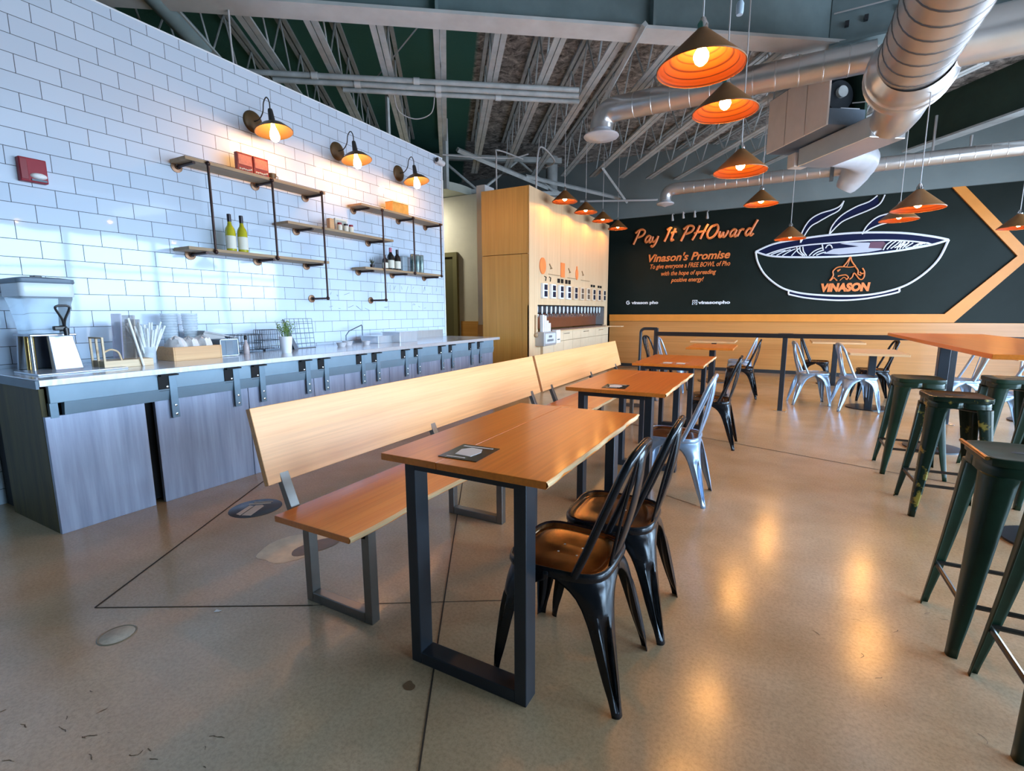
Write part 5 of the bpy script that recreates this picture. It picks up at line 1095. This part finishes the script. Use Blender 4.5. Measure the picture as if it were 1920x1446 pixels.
def bench(y0, y1, frames, label, bmat=None):
    T = Thing('long_bench', label, 'bench', (-1.6, y0, 0), 0, 'wooden benches with backs')
    W = dict(world=True); rr = random.Random(int(y0*10)); n = 24; L = y1-y0
    edge = [(-1.372+0.004*math.sin(i*1.1)+rr.uniform(-0.004, 0.004), y0+L*i/n) for i in range(n+1)]
    T.part('seat_board', MB().prism([(-1.815, y0)]+[(p[0]-0.006, p[1]) for p in edge]+[(-1.815, y1)], 0.405, 0.432), bench_w, bevel=0.002, **W)
    m = MB(); m.grid([[(p[0]-0.006, p[1], 0.4315) for p in edge], [(p[0]+0.002, p[1], 0.426) for p in edge], [(p[0]+0.003*math.cos(i*1.7), p[1], 0.416) for i, p in enumerate(edge)], [(p[0]-0.008, p[1], 0.405) for p in edge]])
    T.part('live_edge', m, table_end, label='pale rough front edge', **W)
    a, b = Vector((-1.895, 0, 0.535)), Vector((-1.985, 0, 0.870)); u = (b-a).normalized(); q = Vector((-u.z, 0, u.x))*0.030
    ya, yb = y0+0.04, y1
    P = [a+q, a, b, b+q]
    T.part('backrest', MB().hexa([(P[0].x, ya, P[0].z), (P[1].x, ya, P[1].z), (P[1].x, yb, P[1].z), (P[0].x, yb, P[0].z), (P[3].x, ya, P[3].z), (P[2].x, ya, P[2].z), (P[2].x, yb, P[2].z), (P[3].x, yb, P[3].z)]), back_w, bevel=0.003, **W)
    for y in frames:
        yy = (y, y+0.045); f = T.part('leg_frame', MB().bx(-1.74, -1.425, yy[0], yy[1], 0, 0.045), steel_bench, bevel=0.003, **W)
        T.part('front_leg', MB().bx(-1.425, -1.385, yy[0], yy[1], 0, 0.404), steel_bench, f, bevel=0.003, **W)
        T.part('rear_leg', MB().bx(-1.78, -1.74, yy[0], yy[1], 0, 0.404), steel_bench, f, bevel=0.003, **W)
        T.part('back_post', MB().hexa([(-1.855, yy[0], 0.36), (-1.816, yy[0], 0.36), (-1.816, yy[1], 0.36), (-1.855, yy[1], 0.36), (-2.022, yy[0], 0.78), (-1.992, yy[0], 0.78), (-1.992, yy[1], 0.78), (-2.022, yy[1], 0.78)]), steel_bench, f, bevel=0.002, **W)
        T.part('seat_rail', MB().bx(-1.845, -1.40, yy[0], yy[1], 0.375, 0.4045), steel_bench, f, **W)
bench(1.232, 4.06, (1.335, 2.42, 3.86), 'long wooden bench with pale plank back beside the nearest table')
bench(4.066, 6.72, (4.30, 5.45, 6.45), 'further wooden bench continuing the row toward the plywood tap box')
aisle_table(1.222, 'nearest honey-coloured wooden table on black U-shaped steel legs')
aisle_table(2.915, 'middle wooden table of the three along the bench, with one dark card', 1.09)
aisle_table(4.575, 'third wooden table along the bench, farthest from the camera and before the rail', 1.03)
card((-0.91, 1.367, TZ+0.0005), 0.04, 'black glossy card with grey picture on the nearest table')
card((-0.895, 3.07, TZ+0.0005), 0.08, 'black card lying on the middle table near its front edge')
card((-0.88, 4.70, TZ+0.0005), 0.0, 'black card on the third table, left of two', 0.5)
card((-0.76, 4.70, TZ+0.0005), 0.0, 'black card on the third table, right of two', 0.5)

# ================================================================== PRESSED-METAL CHAIRS AND STOOLS
def leg_sheet(m, sx, sy, hx, hy, zt, foot, prof, groove=0.0, g0=0.30, g1=0.04, nu=15, round_=0.75, splay_pow=1.15, cx=0.0, cy=0.0):
    """one pressed sheet leg wrapping a corner: prof = [(z, half width x, half width y)]"""
    rows = []
    for z, wx, wy in prof:
        s = (zt-z)/zt; k = s**splay_pow
        C0 = Vector((sx*hx+(foot[0]-sx*hx)*k, sy*hy+(foot[1]-sy*hy)*k, z))
        P0 = C0-Vector((sx*wx, 0, 0)); P3 = C0-Vector((0, sy*wy, 0)); A = P0.lerp(C0, round_); B = P3.lerp(C0, round_)
        row = []
        for i in range(nu):
            t = i/(nu-1); p = P0*(1-t)**3+A*3*t*(1-t)**2+B*3*t*t*(1-t)+P3*t**3
            if groove and g1 < z < g0:
                u = abs(2*t-1); f = math.sin(PI*min(1, max(0, (z-g1)/(g0-g1))))**0.35
                d = -groove*f*(max(0, 1-(u/0.40)**4))+groove*0.35*f*math.exp(-((u-0.52)/0.13)**2)
                p = p+Vector((sx, sy, 0)).normalized()*d
            row.append(p)
        rows.append(row)
    return m.grid(rows)
def sq_ring(hx, hy, z, n=40, p=5.0, taper=0.0):
    out = []
    for i in range(n):
        a = 2*PI*i/n; c, s = math.cos(a), math.sin(a); r = (abs(c)**p+abs(s)**p)**(-1/p)
        x, y = hx*r*c, hy*r*s; out.append((x*(1+taper*y/hy), y, z))
    return out
def make_chair(name, label, frame_m, seat_m, group):
    T = Thing(name, label, 'chair', (0, 0, 0), 0, group)
    # dished seat with rolled rim
    rim = [(0.985, 0.414), (1.005, 0.424), (1.0, 0.437), (0.985, 0.4435), (0.965, 0.4455), (0.945, 0.444), (0.925, 0.440)]
    rows = [sq_ring(0.182*k, 0.182*k, z, 44, 4.2, 0.06) for k, z in rim]
    T.part('seat_rim', MB().grid([r+[r[0]] for r in rows]), frame_m)
    pan = [(0.935, 0.4405), (0.915, 0.4385), (0.89, 0.431), (0.84, 0.4285), (0.78, 0.4305), (0.70, 0.4315), (0.45, 0.4300), (0.2, 0.4285)]
    rows = [sq_ring(0.182*k, 0.182*k, z, 44, 4.2, 0.06) for k, z in pan]
    m = MB(); m.grid([r+[r[0]] for r in rows]); m.add(rows[-1], [tuple(range(44))])
    st = T.part('seat', m, seat_m)
    h = MB()
    for x, y in ((0.03, 0.03), (-0.03, 0.03), (0.03, -0.04), (-0.03, -0.04)): h.lathe([(0.001, 0), (0.003, 0.0004), (0.004, 0)], (x, y, 0.4296), 10)
    T.part('drain_hole', h, white_trim, st, label='drain holes with painted white glint')  # white stands in for light reflected at the holes
    prof = [(0.436, 0.180, 0.180), (0.418, 0.180, 0.180), (0.405, 0.172, 0.172), (0.392, 0.145, 0.145), (0.376, 0.120, 0.120), (0.355, 0.100, 0.100), (0.325, 0.084, 0.084), (0.31, 0.079, 0.079), (0.29, 0.073, 0.073), (0.27, 0.068, 0.068), (0.22, 0.059, 0.059), (0.15, 0.049, 0.049), (0.10, 0.041, 0.041), (0.075, 0.036, 0.036), (0.055, 0.032, 0.032), (0.02, 0.028, 0.028), (0.0, 0.027, 0.027)]
    for sx, sy, f in ((1, 1, (0.205, 0.212)), (-1, 1, (-0.205, 0.212)), (1, -1, (0.195, -0.255)), (-1, -1, (-0.195, -0.255))):
        tx = 0.178*(1+0.055*sy)
        T.part('leg', leg_sheet(MB(), sx, sy, tx, 0.180, 0.436, f, prof, 0.024, nu=21), frame_m, solid=0.0022)
    # back: flattened hoop, central splat
    hoop = catmull([(-0.172, -0.085, 0.435), (-0.166, -0.125, 0.53), (-0.158, -0.175, 0.66), (-0.146, -0.215, 0.765), (-0.118, -0.240, 0.825), (-0.06, -0.252, 0.850), (0, -0.254, 0.855), (0.06, -0.252, 0.850), (0.118, -0.240, 0.825), (0.146, -0.215, 0.765), (0.158, -0.175, 0.66), (0.166, -0.125, 0.53), (0.172, -0.085, 0.435)], 5)
    T.part('back_hoop', MB().tube(hoop, 0.0138, n=10), frame_m)
    rows = []
    for j in range(9):
        t = j/8; z = 0.435+0.412*t; y = -0.172-0.082*math.sin(t*PI/2); w = 0.050-0.008*t
        rows.append([(x*w, y+0.010*(abs(x)**3)-0.003, z) for x in (-1, -0.85, -0.5, 0, 0.5, 0.85, 1)])
    T.part('splat', MB().grid(rows), frame_m, solid=0.004, solid_off=0)
    for s in (-1, 1):
        T.part('back_rod', MB().tube(catmull([(s*0.060, -0.168, 0.435), (s*0.064, -0.205, 0.62), (s*0.062, -0.240, 0.78), (s*0.055, -0.252, 0.848)], 4), 0.0055, n=8), frame_m)
    return T.e
def make_stool(name, label, bm, group, gold=False):
    T = Thing(name, label, 'stool', (0, 0, 0), 0, group); H = 0.76
    rings = [(1.0, H-0.03), (1.012, H-0.012), (1.0, H-0.002), (0.97, H), (0.90, H-0.003), (0.5, H-0.005), (0.2, H-0.005)]
    rows = [sq_ring(0.152*k, 0.152*k, z, 40, 7.0) for k, z in rings]
    m = MB(); m.grid([r+[r[0]] for r in rows]); m.add(rows[-1], [tuple(range(40))]); st = T.part('seat', m, bm)
    T.part('handle_slot', MB().lathe([(0.001, 0.0004), (0.028, 0.0004), (0.034, 0)], (0, 0, H-0.0045), 20, Matrix.Diagonal((1.5, 0.6, 1))), black_void, st, label='dark oval hand slot')
    if gold: T.part('glint_edge', MB().tube([(-0.154, -0.142, H-0.004), (-0.154, 0.142, H-0.004)], 0.0075, n=8), stool_glint, st, label='gold reflection painted on the edge')  # strip added to paint a warm reflection along the rim
    prof = [(H-0.014, 0.151, 0.151), (H-0.05, 0.151, 0.151), (H-0.066, 0.149, 0.149), (H-0.069, 0.090, 0.090), (H-0.10, 0.086, 0.086), (H*0.7, 0.072, 0.072), (H*0.45, 0.057, 0.057), (H*0.2, 0.043, 0.043), (0.04, 0.032, 0.032), (0, 0.030, 0.030)]
    for sx in (-1, 1):
        for sy in (-1, 1):
            T.part('leg', leg_sheet(MB(), sx, sy, 0.151, 0.151, H, (sx*0.205, sy*0.205), prof, 0.0, round_=0.93, nu=15, splay_pow=1.35), bm, solid=0.003)
    zb = 0.205
    k = ((H-zb)/H)**1.35; c = 0.151+(0.205-0.151)*k-0.012
    for a, b in (((-c, -c), (c, -c)), ((c, -c), (c, c)), ((c, c), (-c, c)), ((-c, c), (-c, -c))):
        T.part('foot_rod', MB().tube([(a[0], a[1], zb), (b[0], b[1], zb)], 0.0095, n=8), rod_m)
    for a, b in (((-0.135, -0.135), (0.135, 0.135)), ((-0.135, 0.135), (0.135, -0.135))):
        T.part('under_brace', MB().tube([(a[0], a[1], H-0.085), (b[0], b[1], H-0.085)], 0.008, n=6), rod_m)
    return T.e
GA, GB_, GD = 'metal chairs along the aisle', 'silver chairs behind the rail', 'dark chairs behind the rail'
R90 = math.radians(90)
ch_b = make_chair('metal_chair', 'black metal chair at the nearest table, closest to the camera', chair_black, chair_seat, GA)
ch_b.location = (-0.605, 1.545, 0); ch_b.rotation_euler = (0, 0, R90)
def put(src, x, y, deg, label, group=None):
    c = copy_tree(src, (x, y, 0), math.radians(deg), label)
    if group: c['group'] = group
    return c
put(ch_b, -0.560, 1.955, 92, 'black metal chair at the nearest table, second from the camera')
ch_s = make_chair('metal_chair', 'silver metal chair with brown reflection painted on its seat at the middle table', chair_silver, chair_seat, GA)
ch_s.location = (-0.585, 3.44, 0); ch_s.rotation_euler = (0, 0, R90)
put(ch_b, -0.52, 4.98, 90, 'black metal chair pulled up to the third table, before the rail')
ch_w = make_chair('metal_chair', 'silver metal chair behind the rail post, the one beside the post', chair_silver, chair_silver, GB_)
ch_w.location = (0.47, 7.80, 0); ch_w.rotation_euler = (0, 0, math.radians(-80))
put(ch_w, 0.96, 7.56, -78, 'silver metal chair behind the rail, tucked under the pale square table', GB_)
put(ch_b, 0.62, 9.55, -95, 'dark metal chair far behind the rail post, near the mural wall', GD)
put(ch_b, 1.25, 8.55, 95, 'dark metal chair half hidden behind the pale square table', GD)
put(ch_b, -0.44, 8.0, 90, 'dark metal chair at the right of the small table behind the rail', GD)
put(ch_w, -1.42, 8.05, -90, 'silver metal chair at the left of the small table behind the rail', GB_)
put(ch_b, -1.75, 8.5, -100, 'dark metal chair at the left end behind the rail loop', GD)
put(ch_w, -0.52, 9.15, 90, 'silver metal chair at the farther small table behind the rail', GB_)
put(ch_w, 1.98, 7.75, 100, 'silver metal chair behind the tall table, left of its column', GB_)
put(ch_w, 2.06, 6.62, 95, 'silver metal chair seen under the tall table, right of its column', GB_)
put(ch_w, 2.75, 7.0, 20, 'silver metal chair with its back to the tall table, toward the windows', GB_)
put(ch_w, 2.9, 8.3, 170, 'silver metal chair facing the camera at the table by the windows', GB_)

GS = 'dark green bar stools'
s_a = make_stool('bar_stool', 'dark green metal stool with gold reflection painted on its edge, nearest in full view', stool_green, GS, True)
s_a.location = (0.845, 2.415, 0)
s_b = make_stool('bar_stool', 'dark green metal stool with yellow worn patches at the tall table', stool_worn, GS)
s_b.location = (1.005, 3.93, 0); s_b.rotation_euler = (0, 0, 0.03)
s_c = make_stool('bar_stool', 'dark green metal stool at the tall table, farthest on the aisle side', stool_green, GS)
s_c.location = (1.00, 4.83, 0)
put(s_c, 0.885, 1.945, 0, 'dark green metal stool cut off by the right edge, beside the gold-edged one')
put(s_c, 1.62, 5.08, 2, 'dark green metal stool on the far side of the tall table, under its column')
put(s_c, 1.64, 4.35, -3, 'dark green metal stool beyond the tall table, cut by the picture edge')
put(s_c, 1.03, 1.12, 0, 'dark green stool with only one foot showing, at the lower right corner')

def tall_table():
    T = Thing('bar_table', 'tall wooden bar-height table on dark columns at the right', 'table', (1.35, 4.8, 0))
    W = dict(world=True)
    T.part('top_board', MB().bx(1.0, 1.72, 3.42, 6.20, 1.022, 1.05), table_w, bevel=0.003, **W)
    for x, y in ((1.42, 3.62), (1.355, 5.75)):
        c = T.part('column', MB().bx(x-0.04, x+0.04, y-0.04, y+0.04, 0.02, 1.0), steel_dark, bevel=0.004, **W)
        T.part('base_plate', MB().lathe([(0.001, 0), (0.22, 0), (0.22, 0.012), (0.05, 0.022), (0.001, 0.022)], (x, y, 0), 32), steel_dark, c, **W)
        T.part('top_plate', MB().bx(x-0.155, x+0.155, y-0.12, y+0.12, 1.0, 1.0215), steel_dark, c, **W)
tall_table()
def square_table(x0, x1, y0, y1, label, wm=None, z=0.75):
    T = Thing('square_table', label, 'table', ((x0+x1)/2, (y0+y1)/2, 0), 0, 'tables behind the rail')
    w, d = (x1-x0)/2, (y1-y0)/2
    T.part('top_board', MB().bx(-w, w, -d, d, z-0.03, z), wm or table_w, bevel=0.003)
    c = T.part('column', MB().bx(-0.04, 0.04, -0.04, 0.04, 0.02, z-0.03), steel_dark, bevel=0.004)
    T.part('base_plate', MB().lathe([(0.001, 0), (0.25, 0), (0.25, 0.012), (0.05, 0.022), (0.001, 0.022)], (0, 0, 0), 28), steel_dark, c)
pale_w = wood('pale_table_wood', (0.62, 0.36, 0.16), (0.74, 0.48, 0.26), 'X', 0.35)
square_table(0.83, 1.43, 7.35, 8.25, 'pale square table behind the rail with a silver chair tucked under', pale_w)
square_table(-1.16, -0.52, 7.50, 8.45, 'small wooden table behind the left part of the rail')
square_table(-1.35, -0.62, 9.2, 9.9, 'farther small wooden table by the mural wall, behind the left table', pale_w)
square_table(0.55, 1.3, 9.7, 10.5, 'farther wooden table by the mural wall, behind the pale square one', pale_w)
square_table(2.35, 3.05, 7.3, 8.0, 'wooden table beyond the tall table toward the windows', pale_w)

def rail():
    T = Thing('guard_rail', 'long dark steel rail on posts dividing the dining area from the aisle', 'rail', (0.1, 7.1, 0)); W = dict(world=True)
    T.part('top_rail', MB().bx(-1.50, 3.8, 7.04, 7.10, 0.935, 0.99), black_p, bevel=0.004, **W)
    for x in (-1.50, 0.105, 1.75, 3.4):
        p = T.part('post', MB().bx(x-0.028, x+0.028, 7.05, 7.105, 0.006, 0.975 if x > -1 else 1.04), steel_dark, bevel=0.004, **W)
        T.part('foot_plate', MB().bx(x-0.07, x+0.07, 7.01, 7.145, 0.0, 0.008), chrome_m, p, bevel=0.002, **W)
    T.part('end_loop', MB().tube([(-1.49, 7.08, 1.03), (-1.60, 7.08, 1.032)]+arc((-1.66, 7.08, 0.972), PI/2, PI, 0.06, (1, 0, 0), (0, 0, 1), 6)+[(-1.72, 7.08, 0.9), (-1.735, 7.08, 0.0)], 0.021, n=12), steel_dark, **W)
    T.part('bracket', MB().bx(0.02, 0.19, 7.045, 7.11, 0.935, 0.9945), steel_dark, bevel=0.004, **W)
rail()

# ================================================================== ON THE FLOOR
def floor_things():
    T = Thing('floor_sticker', 'round black floor sticker with pale print between counter and bench', 'sticker', (-2.957, 1.880, 0.0006))
    T.part('disc', MB().lathe([(0.001, 0.001), (0.158, 0.001), (0.160, 0.0)], (0, 0, 0), 40), card_m)
    m = MB(); a = 0.52; ca, sa = math.cos(a), math.sin(a)
    def r(p): return [(x*ca-y*sa, x*sa+y*ca) for x, y in p]
    m.prism(r([(-0.03, -0.12), (0.03, -0.125), (0.04, 0.03), (0.02, 0.05), (-0.02, 0.04)]), 0.0012, 0.002); m.prism(r([(-0.075, -0.10), (-0.04, -0.12), (-0.03, 0.03), (-0.06, 0.04)]), 0.0012, 0.002)
    m.prism(r([(-0.075, 0.055), (0.065, 0.075), (0.06, 0.092), (-0.075, 0.07)]), 0.0012, 0.002); m.prism(r([(-0.055, 0.09), (0.065, 0.108), (0.06, 0.116), (-0.055, 0.10)]), 0.0012, 0.002)
    T.part('print', m, mat('pale_sticker_print', (0.52, 0.48, 0.44), 0.5), label='pale print')
    T = Thing('floor_drain', 'round pale stone-like floor drain cover in the open floor', 'drain cover', (-2.250, 0.807, 0.0))
    T.part('cover', MB().lathe([(0.001, 0.0025), (0.055, 0.0025), (0.060, 0.0)], (0, 0, 0), 36), stone_m)
    T.part('rim', MB().lathe([(0.058, 0.0012), (0.063, 0.0028), (0.0665, 0.0)], (0, 0, 0), 36), mat('tan_metal_rim', (0.24, 0.20, 0.13), 0.4, 0.4))
    single('paper_scrap', MB().add([(-0.012, -0.007, 0), (0.012, -0.004, 0.002), (0.015, 0.007, 0.001), (-0.009, 0.006, 0.003)], [(0, 1, 2, 3)]), white_m, 'tiny white paper scrap on the floor before the counter', 'scrap', (-2.05, 1.09, 0.0015), 0.3, solid=0.0008)
floor_things()

# ================================================================== HALL LIGHT (out of sight round the corner)
def hall_light():
    T = Thing('ceiling_light', 'round ceiling light of the hallway behind the tiled wall', 'ceiling light', (-6.9, 7.9, 3.59))
    T.part('housing', MB().lathe([(0.001, 0.008), (0.16, 0.008), (0.16, -0.03), (0.14, -0.035)], n=28), white_m)
    T.part('diffuser', MB().lathe([(0.14, -0.034), (0.08, -0.05), (0.001, -0.055)], n=28), mat('hall_light_glow', (1, 1, 1), 0.5, emit=(1.0, 0.93, 0.74), estr=300.0))
hall_light()
